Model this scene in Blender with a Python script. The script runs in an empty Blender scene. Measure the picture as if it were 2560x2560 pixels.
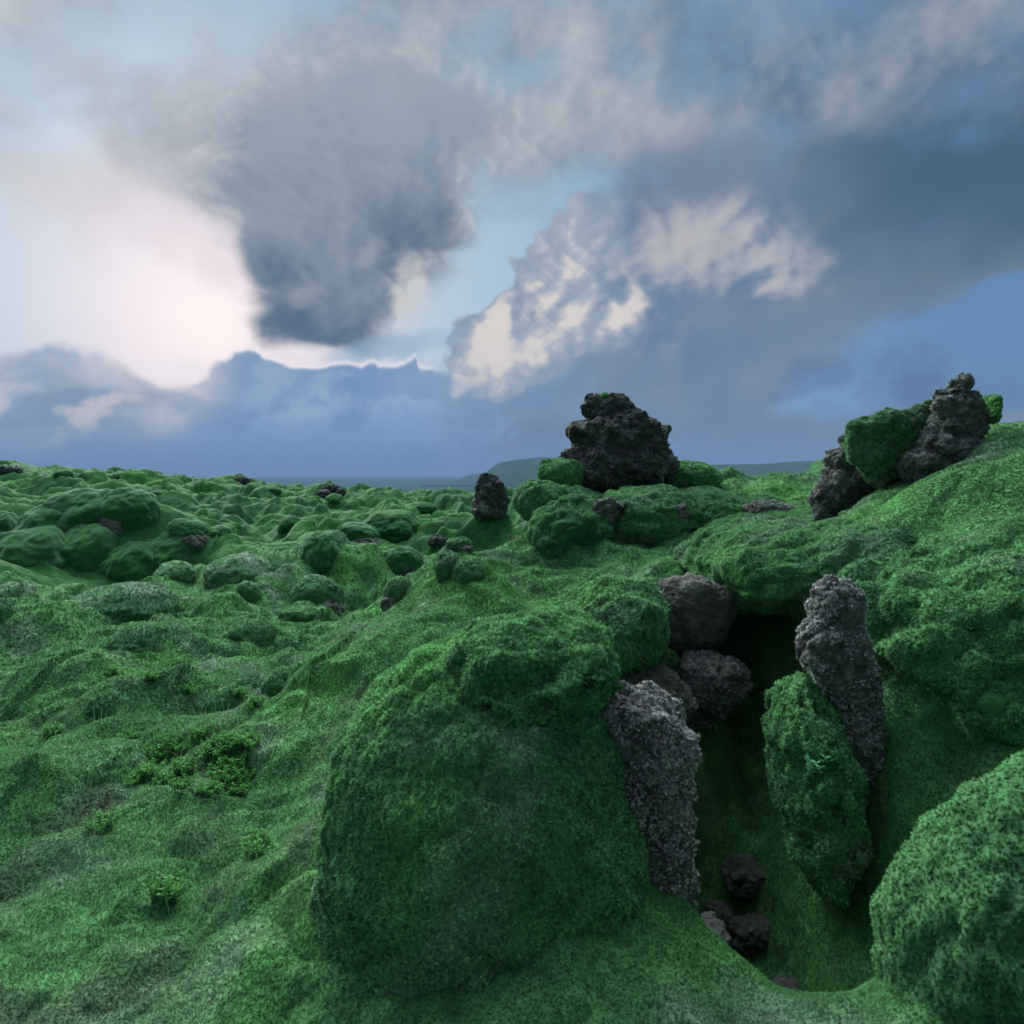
import bpy, math, random
import numpy as np

scene = bpy.context.scene
# ---------------------------------------------------------------- camera
EYE = 1.6
cam = bpy.data.objects.new("camera", bpy.data.cameras.new("camera"))
scene.collection.objects.link(cam)
scene.camera = cam
cam.location = (0, 0, EYE)
cam.rotation_euler = (math.radians(90), 0, 0)
cam.data.lens, cam.data.sensor_width = 23.977, 36.0
cam.data.shift_y = -0.0375                      # level camera, frame dropped a little below the horizon
cam.data.clip_start, cam.data.clip_end = 0.05, 60000
cam.data.dof.use_dof = True
cam.data.dof.focus_distance = 6.5
cam.data.dof.aperture_fstop = 4.0

# ---------------------------------------------------------------- light, exposure
SUN_AZ, SUN_EL = -26.0, 22.0                    # degrees right of the view axis / above the horizon
SKY_GAIN, CLEAR_SKY, UNSEEN_GLOW_GAIN = 1.0, 0.05, 24.0
scene.view_settings.view_transform = 'Standard'
scene.view_settings.look = 'None'
scene.view_settings.gamma = 1.0
scene.view_settings.exposure = 0.0
scene.cycles.use_denoising = True
scene.cycles.max_bounces = 6
scene.cycles.diffuse_bounces = 3
scene.cycles.transmission_bounces = 3
scene.cycles.volume_bounces = 0
scene.cycles.sample_clamp_indirect = 4.0
sun = bpy.data.objects.new("sun", bpy.data.lights.new("sun", 'SUN'))
scene.collection.objects.link(sun)
sun.data.energy, sun.data.angle, sun.data.color = 5.0, math.radians(16), (1.0, 0.955, 0.91)
sun.rotation_euler = (math.radians(90 - SUN_EL), 0, math.radians(-SUN_AZ + 180))

# ---------------------------------------------------------------- noise
def _hash(ix, iy, iz, seed):
    h = (ix.astype(np.uint32) * np.uint32(374761393) + iy.astype(np.uint32) * np.uint32(668265263)
         + iz.astype(np.uint32) * np.uint32(2147483647) + np.uint32((seed * 144665 + 977) & 0xffffffff))
    h ^= h >> np.uint32(13); h *= np.uint32(1274126177); h ^= h >> np.uint32(16)
    h *= np.uint32(2246822519); h ^= h >> np.uint32(13)
    return h
def noise2(x, y, seed=0):
    """2-D gradient noise, about -1..1"""
    fx, fy = np.floor(x), np.floor(y)
    ix, iy = fx.astype(np.int64), fy.astype(np.int64)
    x = (x - fx).astype(np.float32); y = (y - fy).astype(np.float32)
    u = x * x * x * (x * (x * 6 - 15) + 10); v = y * y * y * (y * (y * 6 - 15) + 10)
    z0 = np.zeros_like(ix)
    def g(dx, dy):
        a = _hash(ix + dx, iy + dy, z0, seed).astype(np.float32) * np.float32(2 * math.pi / 4294967296.0)
        return np.cos(a) * (x - dx) + np.sin(a) * (y - dy)
    a = g(0, 0); b = g(1, 0); a += u * (b - a)
    c = g(0, 1); d = g(1, 1); c += u * (d - c)
    return (a + v * (c - a)) * np.float32(1.5)
def fbm2(x, y, oct=5, seed=0, gain=.5, billow=False):
    s = 0; a = 1.0; t = 0
    for k in range(oct):
        n = noise2(x * 2.03 ** k + 17.3 * k, y * 2.03 ** k - 9.1 * k, seed + k)
        s = s + a * ((1 - 2.2 * np.abs(n)) if billow else n); t += a; a *= gain
    return s / t
def sstep(a, b, x):
    t = np.clip((x - a) / (b - a), 0, 1); return t * t * (3 - 2 * t)

# ---------------------------------------------------------------- sky picture (azimuth / elevation)
HORIZON, FPX = 1184.0, 1705.0
def s2ae(px, py):
    t = (px - 1280) / FPX
    az = math.atan(t)
    return math.degrees(az), math.degrees(math.atan((HORIZON - py) / FPX * math.cos(az)))
def srgb(r, g, b):
    c = np.array([r, g, b]) / 255.0
    return np.where(c <= .04045, c / 12.92, ((c + .055) / 1.055) ** 2.4).astype(np.float32)
def sky_picture(W, H, az0=-180, az1=180):
    """radiance of the evening sky over azimuth az0..az1 and elevation 0..90 (rgb, clear-sky share)"""
    az = (az0 + (np.arange(W) + .5) * (az1 - az0) / W).astype(np.float32)
    el = ((np.arange(H) + .5) * 90 / H).astype(np.float32)
    A, E = np.meshgrid(az, el)
    U, V = A / 10.0, E / 8.0
    wx = fbm2(U * .9, V * .9, 3, 11); wy = fbm2(U * .9 + 40, V * .9, 3, 12)
    A2, E2 = A + 2.4 * wx, E + 1.8 * wy                       # warped coordinates for soft outlines
    f1 = fbm2(U, V, 7, 21, .55)
    b1 = fbm2(U * 1.5 + .12 * wx, V * 1.5 + .12 * wy, 6, 31, .52, True)
    f2 = fbm2(U * 2.6, V * 2.6, 6, 41, .6)
    f3 = fbm2(U * .55 + 9, V * .8 + 3, 6, 51, .52)
    # the same noise one step towards the sun, for the lit side of the billows
    sa, se = s2ae(540, 840)
    dl = np.hypot(sa - A, se - E) + 1e-3
    ux, uy = (sa - A) / dl, (se - E) / dl
    def lit(step):
        U2, V2 = (A + ux * step) / 10, (E + (uy + .5) * step) / 8
        return b1 - fbm2(U2 * 1.5 + .12 * wx, V2 * 1.5 + .12 * wy, 6, 31, .52, True)
    L1 = lit(.8)
    bs = lambda a_, e_: fbm2(a_ / 10 * 1.3 + .12 * wx, e_ / 8 * 1.3 + .12 * wy, 3, 61, .45, True)
    b2 = bs(A, E); LS = b2 - bs(A + ux * 1.0, E + (uy + .6) * 1.0)      # broad soft modelling
    L2 = f2 - fbm2((A + ux * .35) / 10 * 2.6, (E + (uy + .4) * .35) / 8 * 2.6, 6, 41, .6)
    def blob(px, py, rx, ry, rot=0, warp=1.0):
        a, e = s2ae(px, py); rx = rx / FPX * 57.3; ry = ry / FPX * 57.3
        x = A + (A2 - A) * warp - a; y = E + (E2 - E) * warp - e
        c, s = math.cos(math.radians(rot)), math.sin(math.radians(rot))
        return 1 - np.sqrt(((x * c + y * s) / rx) ** 2 + ((-x * s + y * c) / ry) ** 2)
    def line(pts, warp=0.0):
        p = sorted(s2ae(*q) for q in pts)
        return np.interp(A + (A2 - A) * warp, [q[0] for q in p], [q[1] for q in p]).astype(np.float32)
    col = np.zeros((H, W, 3), np.float32); veil = np.zeros((H, W), np.float32)
    def over(c, m):
        nonlocal col, veil
        m = np.clip(m, 0, 1)[..., None]
        col = col * (1 - m) + c * m; veil = np.maximum(veil * (1 - m[..., 0]), 0) + m[..., 0]
    mix = lambda a, b, t: a + (b - a) * np.clip(t, 0, 1)[..., None]
    dsun = np.hypot((A - sa), (E - se) * 1.15)
    # clear air
    clear = mix(srgb(164, 200, 224), srgb(96, 141, 186), sstep(-4, 32, A))
    clear = mix(clear, srgb(128, 168, 204), sstep(18, 42, E) * .7)
    clear = mix(clear, srgb(210, 218, 232), .85 * np.exp(-(dsun / 17) ** 2))
    clear = mix(clear, srgb(242, 228, 240), 1.0 * np.exp(-(dsun / 10) ** 2))
    clear = mix(clear, srgb(253, 243, 247), .9 * np.exp(-(dsun / 4) ** 2))
    col[:] = clear
    sunny = np.exp(-(dsun / 14) ** 2)
    # ceiling of broken cloud above the picture
    m = f3 * 1.3 + .35 * f1 + .12 * b1 + .16 + .014 * (E - 30)
    c = mix(srgb(98, 117, 140), srgb(200, 201, 203), .40 + .25 * L1 + .7 * f1 + .35 * f3 + .15 * f2 - .012 * A)
    over(c, .9 * sstep(-.45, .6, m) * sstep(17, 27, E + 7 * wy + 4 * f1))
    # cream veil high on the left
    m = np.maximum.reduce([blob(470, 540, 420, 170, -8), blob(560, 650, 240, 130, -25), blob(300, 470, 420, 150, 0) - .1]) + .75 * f1 + .25 * f2
    over(mix(srgb(200, 201, 200), srgb(240, 226, 230), sunny * 1.3 + .2 * f2), .75 * sstep(-.15, .7, m))
    # grey sheet over the right half
    m = np.maximum.reduce([blob(1900, 900, 720, 330, 12), blob(2250, 560, 620, 250, -4), blob(1450, 1060, 420, 190, 0), blob(1760, 620, 420, 260, 0),
                           blob(2300, 1120, 620, 130, 0) + .15])
    gap = np.maximum.reduce([blob(2400, 850, 310, 115, 12) * 1.1, blob(2130, 950, 210, 70, 14), blob(2570, 900, 190, 120)])
    dens = m * 1.6 + .6 * f1 + .3 * f2 - 1.7 * sstep(-.25, .75, gap + .7 * f1 + .3 * f2)
    c = mix(srgb(102, 128, 160), srgb(128, 144, 164), .5 + .8 * f3 + 1.0 * f1 + .3 * LS)
    c = mix(c, srgb(68, 98, 122), sstep(8.5, 20, E + 3 * wy + 3 * f1) * sstep(14, 34, A + 4 * wx))
    c = mix(c, srgb(108, 122, 148), sstep(9, 20, E) * sstep(26, 12, A) * (.55 + .6 * f1))
    over(c, sstep(-.15, .7, dens))
    w = sstep(-.1, .6, gap + .3 * f1) * sstep(.0, .7, f2 + .5 * f1 + .35 * sstep(16, 10, E)) * sstep(36, 22, A) * .75    # pale shreds in the gap
    over(srgb(128, 170, 208), w * .8)
    w = sstep(.0, .7, blob(2270, 940, 110, 90, 50) + .9 * f2 + .4 * f1) + .8 * sstep(.0, .7, blob(2060, 925, 150, 45, 15) + .9 * f2 + .3 * f1) + .7 * sstep(0, .8, blob(2450, 990, 160, 60, -8) + .8 * f2)
    over(srgb(92, 118, 156), .8 * np.clip(w, 0, 1))
    # blue grey tail below the cumulus
    m = blob(1270, 985, 300, 120, 5) + .6 * f1 + .2 * f2
    over(mix(srgb(106, 138, 176), srgb(132, 158, 186), .5 + 1.2 * f1 + .04 * (E - 5)), .8 * sstep(0, .7, m))
    # lit cumulus in the middle
    m = np.maximum.reduce([blob(1330, 855, 200, 95, 26, .5), blob(1400, 730, 130, 110, 50, .5), blob(1480, 630, 130, 120, 50, .5), blob(1225, 855, 80, 62, 0, .5), blob(1300, 800, 120, 70, 30, .5),
                           blob(1570, 740, 170, 170, 0, .5) - .1])
    dens = m + .14 * b2 + .28 * b1 + .2 * f2 + .03
    core = mix(srgb(172, 181, 193), srgb(108, 130, 161), .30 + .9 * f1 + .6 * b1 * .3 + .055 * (A - 1) - .5 * L1)
    over(core, sstep(.0, .10 + .4 * sstep(3, 10, A), dens))
    sun_side = np.maximum.reduce([blob(1290, 875, 300, 90, 24, .6) * 1.2, blob(1360, 740, 110, 100, 50, .6), blob(1420, 650, 90, 110, 60, .6), blob(1225, 850, 110, 80, 0, .6) + .1, blob(1540, 800, 170, 50, 42, .6)])
    relief_ = .6 * LS + .65 * L1 + .22 * f2 + .3 * f1
    l = sstep(-.45, .85, 1.0 * sun_side + relief_ - .1)
    tone = sstep(-.35, .75, 1.2 * relief_ + .55 * sun_side - .1)
    over(mix(srgb(158, 170, 187), mix(srgb(192, 195, 200), srgb(230, 221, 213), tone), tone * 1.2), sstep(.0, .22, dens) * l * .9)
    m = np.maximum.reduce([blob(1740, 600, 230, 100, -4, .6), blob(1930, 640, 130, 70, -20, .6), blob(1955, 705, 100, 36, 0, .6), blob(1640, 640, 100, 80, 0, .6)])
    dens = m + .12 * b2 + .22 * b1 + .3 * f2 + .2 * f1
    tone = sstep(-.6, 1.0, .6 * LS + .6 * L1 + .2 * f2 + .4 * f1 + .7 * m)
    over(mix(srgb(128, 142, 165), srgb(190, 189, 190), tone), .9 * sstep(-.3, .8, dens) * sstep(-.2, .7, tone))
    m = np.maximum.reduce([blob(980, 470, 520, 140, 4), blob(640, 420, 420, 130, -4), blob(1300, 360, 420, 120, 8)]) + .8 * f1 + .35 * f2
    over(mix(srgb(124, 138, 156), srgb(192, 194, 198), .4 + .8 * f1 + .4 * L1), .75 * sstep(-.35, .8, m))
    # dark cloud left of the middle
    m = np.maximum.reduce([blob(840, 700, 215, 190, 0, .5), blob(900, 600, 250, 160, 0, .5), blob(810, 810, 175, 75, 4, .5), blob(1000, 560, 200, 110, 0, .5), blob(700, 640, 110, 120, 0, .5) - .05,
                           blob(880, 480, 300, 190, 0), blob(930, 330, 380, 170, 6) - .1])
    dens = m + .20 * b1 + .24 * f1 + .14 * f2 + .08
    c = mix(srgb(88, 108, 132), srgb(142, 154, 168), .30 + .9 * f1 + .45 * L1 + .055 * (E - 13))
    warm = sstep(.55, .02, dens) * (.25 + .75 * sstep(-.2, .4, L1 + .3 * f2)) + .85 * sstep(-.1, .9, blob(1055, 745, 75, 100, 20) + .8 * f2 + .4 * L1) + .25 * sstep(.0, 1.0, blob(725, 730, 80, 50, 20) + .8 * f2)
    warm = warm + .2 * sstep(.1, .8, blob(930, 640, 60, 60, 60) + .8 * f2)
    c = mix(c, srgb(212, 210, 208), np.clip(warm, 0, .95))
    over(c, sstep(-.05, .38, dens) * (1 - .35 * sstep(19, 30, E)))
    m = blob(960, 880, 220, 40, 12) + .5 * f1 + .3 * f2
    over(srgb(150, 178, 204), .7 * sstep(0, .6, m))
    # low bank along the horizon with a bright rim
    top = line([(-900, 860), (0, 885), (60, 880), (130, 872), (230, 868), (300, 880), (350, 905), (400, 945), (450, 955), (490, 940), (515, 925), (535, 900), (560, 890), (578, 884), (590, 876),
                (620, 873), (645, 884), (660, 899), (690, 905), (715, 916), (740, 921), (800, 921), (830, 914), (870, 911), (895, 918), (905, 920), (918, 908), (935, 906), (948, 915), (985, 914), (1010, 908), (1040, 892), (1045, 918), (1052, 925), (1080, 926),
                (1120, 935), (1180, 960), (1300, 1000), (1500, 1040), (2600, 1060), (3600, 1000)])
    sharp = sstep(-24, -20, A) * sstep(-4, -8, A)
    h = top - E + (.45 * b1 + .35 * f2) * (.65 + .9 * (1 - sharp)) + .5 * f1 * (1 - sharp)
    right = sstep(1, -8, A + 2.4 * wx + 2.5 * f1 + 1.2 * f2)
    c = mix(srgb(106, 142, 188), srgb(124, 155, 192), sstep(0, 9, E) * .7 + .9 * f1 + .3 * L1)
    c = mix(c, srgb(142, 160, 180), sstep(-23, -35, A + 4 * wx + 3 * f1) * (.75 + .8 * f1))
    left = sstep(-20.5, -26, A + 1.2 * wx)
    c = mix(c, srgb(168, 178, 194), left * sstep(9, 1, h + 3 * f1) * .8)
    c = mix(c, srgb(218, 212, 216), left * sstep(4.2, -.4, h + 3.0 * f1 + 1.5 * LS * -1) * np.clip(.9 + .6 * f1 + .6 * LS + .3 * f2, 0, 1))
    c = mix(c, srgb(112, 138, 172), sstep(.1, .6, blob(200, 1000, 260, 40, 6) + .6 * f1) * .6)
    bank = sstep(0, .16 + .9 * (1 - sharp), h) * right
    c = mix(c, srgb(138, 164, 196), .55 * sstep(1.8, .1, h) * sharp * sstep(-.3, .4, f1 + .5 * L1)); c = mix(c, srgb(142, 170, 203), .6 * sstep(-.1, .6, f1 + .5 * f2 + .5 * LS))
    over(c, bank * .97)
    rim = np.exp(-((h - .03) / .20) ** 2) * sstep(-23, -20.5, A) * sstep(-5.5, -8, A)
    over(srgb(252, 243, 247), rim * (.6 + .4 * np.exp(-((A - sa - 1) / 7) ** 2)))
    for gx, gy, ga, ge in ((480, 928, 2.2, .9), (410, 950, 2.4, 1.2)):
        glow = np.exp(-(((A - s2ae(gx, gy)[0]) / ga) ** 2 + ((E - s2ae(gx, gy)[1]) / ge) ** 2))
        over(srgb(255, 246, 248), .85 * glow * sstep(1.2, -.2, h + f2))
    # lit holes and shreds in the bank
    def shred(px, py, rx, ry, rot, c, k, t=.0):
        over(c, k * sstep(t, t + .85, blob(px, py, rx * 1.2, ry * 1.25, rot, .7) + 1.1 * f2 + .35 * b1 + .5 * L1 - .1))
    shred(232, 1040, 95, 45, 25, srgb(222, 213, 207), .8, .25)
    shred(150, 1090, 140, 30, 18, srgb(178, 190, 203), .6, .2)
    shred(10, 965, 70, 45, 30, srgb(222, 216, 218), .7, .3)
    shred(745, 1030, 110, 45, 18, srgb(154, 182, 211), .9, .1)
    shred(985, 1018, 130, 34, 6, srgb(150, 178, 209), .9, .1)
    shred(655, 968, 60, 34, 40, srgb(150, 176, 204), .8)
    shred(805, 972, 20, 40, 100, srgb(142, 170, 200), .6)
    shred(900, 1090, 320, 60, 3, srgb(130, 162, 202), .7)
    shred(560, 1100, 300, 50, 3, srgb(128, 160, 200), .6)
    # air near the horizon
    over(mix(srgb(100, 134, 184), srgb(104, 138, 180), sstep(-10, 20, A)), .55 * np.exp(-(E / 2.2) ** 2))
    # unseen sky overhead and behind the viewer: dimmed, plus an added glow lighting the ground
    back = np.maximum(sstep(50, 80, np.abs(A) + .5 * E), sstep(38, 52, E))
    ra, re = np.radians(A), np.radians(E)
    la, le = math.radians(-14), math.radians(48)             # invented glow high ahead, out of frame: a soft frontal light for the moss
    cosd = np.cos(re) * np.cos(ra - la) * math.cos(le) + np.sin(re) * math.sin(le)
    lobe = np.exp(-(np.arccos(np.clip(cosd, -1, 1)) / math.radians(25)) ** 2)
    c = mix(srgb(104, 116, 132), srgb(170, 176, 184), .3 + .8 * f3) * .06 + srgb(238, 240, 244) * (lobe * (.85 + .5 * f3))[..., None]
    return col, veil, back, c
# ---------------------------------------------------------------- world: clear Nishita air behind a computed cloud layer
def make_world():
    w = bpy.data.worlds.new("World"); scene.world = w; w.use_nodes = True
    nt = w.node_tree; nt.nodes.clear(); N = nt.nodes.new; L = nt.links.new
    W, H = 4096, 1024
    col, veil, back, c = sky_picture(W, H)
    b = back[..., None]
    col = col * (1 - b) + c * b * UNSEEN_GLOW_GAIN  # unseen sky with its added glow, scaled up to light the moss
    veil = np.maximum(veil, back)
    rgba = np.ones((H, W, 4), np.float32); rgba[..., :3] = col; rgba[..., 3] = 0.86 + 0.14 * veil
    img = bpy.data.images.new("cloud_layer", W, H, alpha=True, float_buffer=True)
    img.colorspace_settings.name = 'Linear Rec.709'
    img.alpha_mode = 'CHANNEL_PACKED'
    img.pixels.foreach_set(rgba.ravel()); img.update(); img.pack()
    tc = N('ShaderNodeTexCoord'); sep = N('ShaderNodeSeparateXYZ'); L(tc.outputs['Generated'], sep.inputs[0])
    def math_(op, a, bb=None):
        m = N('ShaderNodeMath'); m.operation = op
        for i, v in enumerate((a, bb)):
            if v is None: continue
            if isinstance(v, (int, float)): m.inputs[i].default_value = v
            else: L(v, m.inputs[i])
        return m.outputs[0]
    azi = math_('ARCTAN2', sep.outputs[0], sep.outputs[1])
    u = math_('ADD', math_('MULTIPLY', azi, 1 / (2 * math.pi)), .5)
    elv = math_('ARCSINE', math_('MINIMUM', math_('MAXIMUM', sep.outputs[2], 0.0), 1.0))
    v = math_('MULTIPLY', elv, 2 / math.pi)
    comb = N('ShaderNodeCombineXYZ'); L(u, comb.inputs[0]); L(v, comb.inputs[1])
    tex = N('ShaderNodeTexImage'); tex.image = img; tex.interpolation = 'Cubic'; tex.extension = 'EXTEND'
    L(comb.outputs[0], tex.inputs['Vector'])
    sky = N('ShaderNodeTexSky'); sky.sky_type = 'NISHITA'; sky.sun_disc = False
    sky.sun_elevation = math.radians(SUN_EL); sky.sun_rotation = math.radians(SUN_AZ)
    sky.dust_density = 2.0
    bg1 = N('ShaderNodeBackground'); L(sky.outputs[0], bg1.inputs[0]); bg1.inputs[1].default_value = CLEAR_SKY
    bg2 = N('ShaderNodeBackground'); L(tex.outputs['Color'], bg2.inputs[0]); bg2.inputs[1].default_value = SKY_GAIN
    mx = N('ShaderNodeMixShader'); L(tex.outputs['Alpha'], mx.inputs[0]); L(bg1.outputs[0], mx.inputs[1]); L(bg2.outputs[0], mx.inputs[2])
    out = N('ShaderNodeOutputWorld'); L(mx.outputs[0], out.inputs[0])
make_world()

# ---------------------------------------------------------------- tools
rng = np.random.default_rng(7)
def P(px, py, Y):
    """point at depth Y seen in the direction of photo pixel (px, py)"""
    return np.array([(px - 1280) / FPX * Y, Y, EYE + (HORIZON - py) / FPX * Y])
def noise3(p, seed=0):
    p = np.asarray(p); f = np.floor(p); i = f.astype(np.int64); t = (p - f).astype(np.float32)
    w = t * t * t * (t * (t * 6 - 15) + 10)
    G = np.array([(1,1,0),(-1,1,0),(1,-1,0),(-1,-1,0),(1,0,1),(-1,0,1),(1,0,-1),(-1,0,-1),(0,1,1),(0,-1,1),(0,1,-1),(0,-1,-1),(1,1,0),(-1,1,0),(0,-1,1),(0,-1,-1)], np.float32)
    out = 0
    for dx in (0, 1):
        for dy in (0, 1):
            for dz in (0, 1):
                g = G[_hash(i[:, 0] + dx, i[:, 1] + dy, i[:, 2] + dz, seed) & np.uint32(15)]
                d = g[:, 0] * (t[:, 0] - dx) + g[:, 1] * (t[:, 1] - dy) + g[:, 2] * (t[:, 2] - dz)
                out = out + d * (w[:, 0] if dx else 1 - w[:, 0]) * (w[:, 1] if dy else 1 - w[:, 1]) * (w[:, 2] if dz else 1 - w[:, 2])
    return out
def fbm3(p, oct=4, seed=0, gain=.5):
    s, a, t = 0, 1.0, 0
    for k in range(oct):
        s = s + a * noise3(p * 2.07 ** k + 13.7 * k, seed + k); t += a; a *= gain
    return s / t
def cells3(p, seed=0):
    """distance to the nearest jittered cell centre (rounded clinker)"""
    i = np.floor(p).astype(np.int64); best = np.full(len(p), 9.0, np.float32)
    for dx in (-1, 0, 1):
        for dy in (-1, 0, 1):
            for dz in (-1, 0, 1):
                c = i + (dx, dy, dz)
                h = [_hash(c[:, 0], c[:, 1], c[:, 2], seed + s).astype(np.float64) / 4294967296 for s in (0, 1, 2)]
                q = c + np.stack(h, 1) - p
                best = np.minimum(best, (q * q).sum(1))
    return np.sqrt(best)
def vnormals(V, F):
    n = np.cross(V[F[:, 1]] - V[F[:, 0]], V[F[:, 2]] - V[F[:, 0]])
    out = np.zeros_like(V)
    for k in range(3):
        for a in range(3):
            out[:, a] += np.bincount(F[:, k], n[:, a], len(V))
    return out / (np.linalg.norm(out, axis=1, keepdims=True) + 1e-12)
def mesh_obj(name, V, F, mats, parent=None, tint=None, midx=None, origin=None, smooth=True, sn=None):
    V = np.asarray(V, np.float32)
    if origin is not None: V = V - np.asarray(origin, np.float32)
    me = bpy.data.meshes.new(name)
    nv, nf = len(V), len(F)
    me.vertices.add(nv); me.vertices.foreach_set('co', V.ravel())
    me.loops.add(nf * 3); me.loops.foreach_set('vertex_index', np.ascontiguousarray(F, np.int32).ravel())
    me.polygons.add(nf); me.polygons.foreach_set('loop_start', np.arange(nf, dtype=np.int32) * 3)
    for m in (mats if isinstance(mats, (list, tuple)) else [mats]): me.materials.append(m)
    if midx is not None: me.polygons.foreach_set('material_index', midx.astype(np.int32))
    if smooth: me.polygons.foreach_set('use_smooth', np.ones(nf, bool))
    if tint is not None:
        at = me.color_attributes.new('tint', 'FLOAT_COLOR', 'POINT')
        at.data.foreach_set('color', np.concatenate([tint, np.ones((nv, 1))], 1).astype(np.float32).ravel())
    if sn is not None:
        at = me.attributes.new('sn', 'FLOAT_VECTOR', 'POINT'); at.data.foreach_set('vector', np.asarray(sn, np.float32).ravel())
    me.update(calc_edges=True)
    o = bpy.data.objects.new(name, me); scene.collection.objects.link(o)
    if parent is not None: o.parent = parent
    elif origin is not None: o.location = origin
    return o
def tag(o, label, cat, group=None, kind=None):
    o['label'] = label; o['category'] = cat
    if group: o['group'] = group
    if kind: o['kind'] = kind
    return o
def empty(name, loc, label, cat, group=None):
    o = bpy.data.objects.new(name, None); scene.collection.objects.link(o); o.location = loc
    return tag(o, label, cat, group)
_sph = {}
def sphere(n):
    """cube sphere: unit directions and triangles"""
    if n in _sph: return _sph[n]
    t = np.tan(np.linspace(-1, 1, n + 1) * math.pi / 4)
    a, b = np.meshgrid(t, t, indexing='ij'); a, b = a.ravel(), b.ravel(); o = np.ones_like(a)
    pts, fs = [], []
    idx = np.arange((n + 1) ** 2).reshape(n + 1, n + 1)
    q = np.stack([idx[:-1, :-1], idx[1:, :-1], idx[1:, 1:], idx[:-1, 1:]], -1).reshape(-1, 4)
    for k, f in enumerate(((o, a, b), (-o, -a, b), (-a, o, b), (a, -o, b), (b, a, -o), (-b, a, o))):
        fs.append(q + k * len(a)); pts.append(np.stack(f, 1))
    p = np.concatenate(pts); p /= np.linalg.norm(p, axis=1, keepdims=True)
    _, first, inv = np.unique(np.round(p, 5), axis=0, return_index=True, return_inverse=True)
    p = p[first]; q = inv.ravel()[np.concatenate(fs)]
    F = np.concatenate([q[:, [0, 1, 2]], q[:, [0, 2, 3]]])
    c = np.cross(p[F[:, 1]] - p[F[:, 0]], p[F[:, 2]] - p[F[:, 0]])
    flip = (c * p[F[:, 0]]).sum(1) < 0
    F[flip] = F[flip][:, ::-1]
    _sph[n] = (p, F); return p, F

# ---------------------------------------------------------------- materials
def nodes_of(name):
    m = bpy.data.materials.new(name); m.use_nodes = True
    nt = m.node_tree; nt.nodes.clear()
    return m, nt, nt.nodes.new, nt.links.new
def ramp(N, stops):
    r = N('ShaderNodeValToRGB'); e = r.color_ramp.elements
    while len(e) < len(stops): e.new(.5)
    for k, (pos, c) in enumerate(stops): e[k].position = pos; e[k].color = (*c, 1)
    return r
def noise_node(N, L, coord, scale, detail=6, rough=.6):
    n = N('ShaderNodeTexNoise'); n.inputs['Scale'].default_value = scale; n.inputs['Detail'].default_value = detail; n.inputs['Roughness'].default_value = rough
    L(coord, n.inputs['Vector']); return n
def moss_material(name, fine, bump, translucent, lean=0, sheen=.8, mottle=.3):
    m, nt, N, L = nodes_of(name)
    geo = N('ShaderNodeNewGeometry'); at = N('ShaderNodeAttribute'); at.attribute_name = 'tint'
    n1 = noise_node(N, L, geo.outputs['Position'], fine, 5, .7)
    r = ramp(N, [(.25, (1 - mottle, 1 - mottle, 1 - .9 * mottle)), (.5, (1, 1, 1)), (.75, (1 + mottle, 1 + .9 * mottle, 1 + .8 * mottle))]); L(n1.outputs['Fac'], r.inputs[0])
    mul = N('ShaderNodeMix'); mul.data_type = 'RGBA'; mul.blend_type = 'MULTIPLY'; mul.inputs[0].default_value = 1
    L(at.outputs['Color'], mul.inputs[6]); L(r.outputs[0], mul.inputs[7])
    b = N('ShaderNodeBsdfPrincipled'); b.inputs['Roughness'].default_value = .9; b.inputs['Specular IOR Level'].default_value = .04
    b.inputs['Sheen Weight'].default_value = sheen; b.inputs['Sheen Roughness'].default_value = .42; b.inputs['Sheen Tint'].default_value = (.36, .68, .44, 1)
    L(mul.outputs[2], b.inputs['Base Color'])
    if bump:
        n2 = noise_node(N, L, geo.outputs['Position'], bump[0], 4, .65)
        n3 = noise_node(N, L, geo.outputs['Position'], bump[0] * .22, 4, .6)
        ad = N('ShaderNodeMath'); ad.operation = 'MULTIPLY_ADD'; ad.inputs[1].default_value = 1.2
        L(n3.outputs['Fac'], ad.inputs[0]); L(n2.outputs['Fac'], ad.inputs[2])
        bp = N('ShaderNodeBump'); bp.inputs['Strength'].default_value = 1; bp.inputs['Distance'].default_value = bump[1]
        L(ad.outputs[0], bp.inputs['Height']); L(bp.outputs[0], b.inputs['Normal'])
    o = N('ShaderNodeOutputMaterial')
    if lean:                                                 # sprigs are bushy: shade them mostly along the cushion they stand on
        a2 = N('ShaderNodeAttribute'); a2.attribute_name = 'sn'
        vm = N('ShaderNodeMix'); vm.data_type = 'VECTOR'; vm.inputs[0].default_value = lean
        L(geo.outputs['Normal'], vm.inputs[4]); L(a2.outputs['Vector'], vm.inputs[5])
        nz = N('ShaderNodeVectorMath'); nz.operation = 'NORMALIZE'; L(vm.outputs[1], nz.inputs[0]); L(nz.outputs[0], b.inputs['Normal'])
    if translucent:
        t = N('ShaderNodeBsdfTranslucent'); L(mul.outputs[2], t.inputs['Color'])
        mx = N('ShaderNodeMixShader'); mx.inputs[0].default_value = translucent
        L(b.outputs[0], mx.inputs[1]); L(t.outputs[0], mx.inputs[2]); L(mx.outputs[0], o.inputs[0])
    else: L(b.outputs[0], o.inputs[0])
    return m
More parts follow.
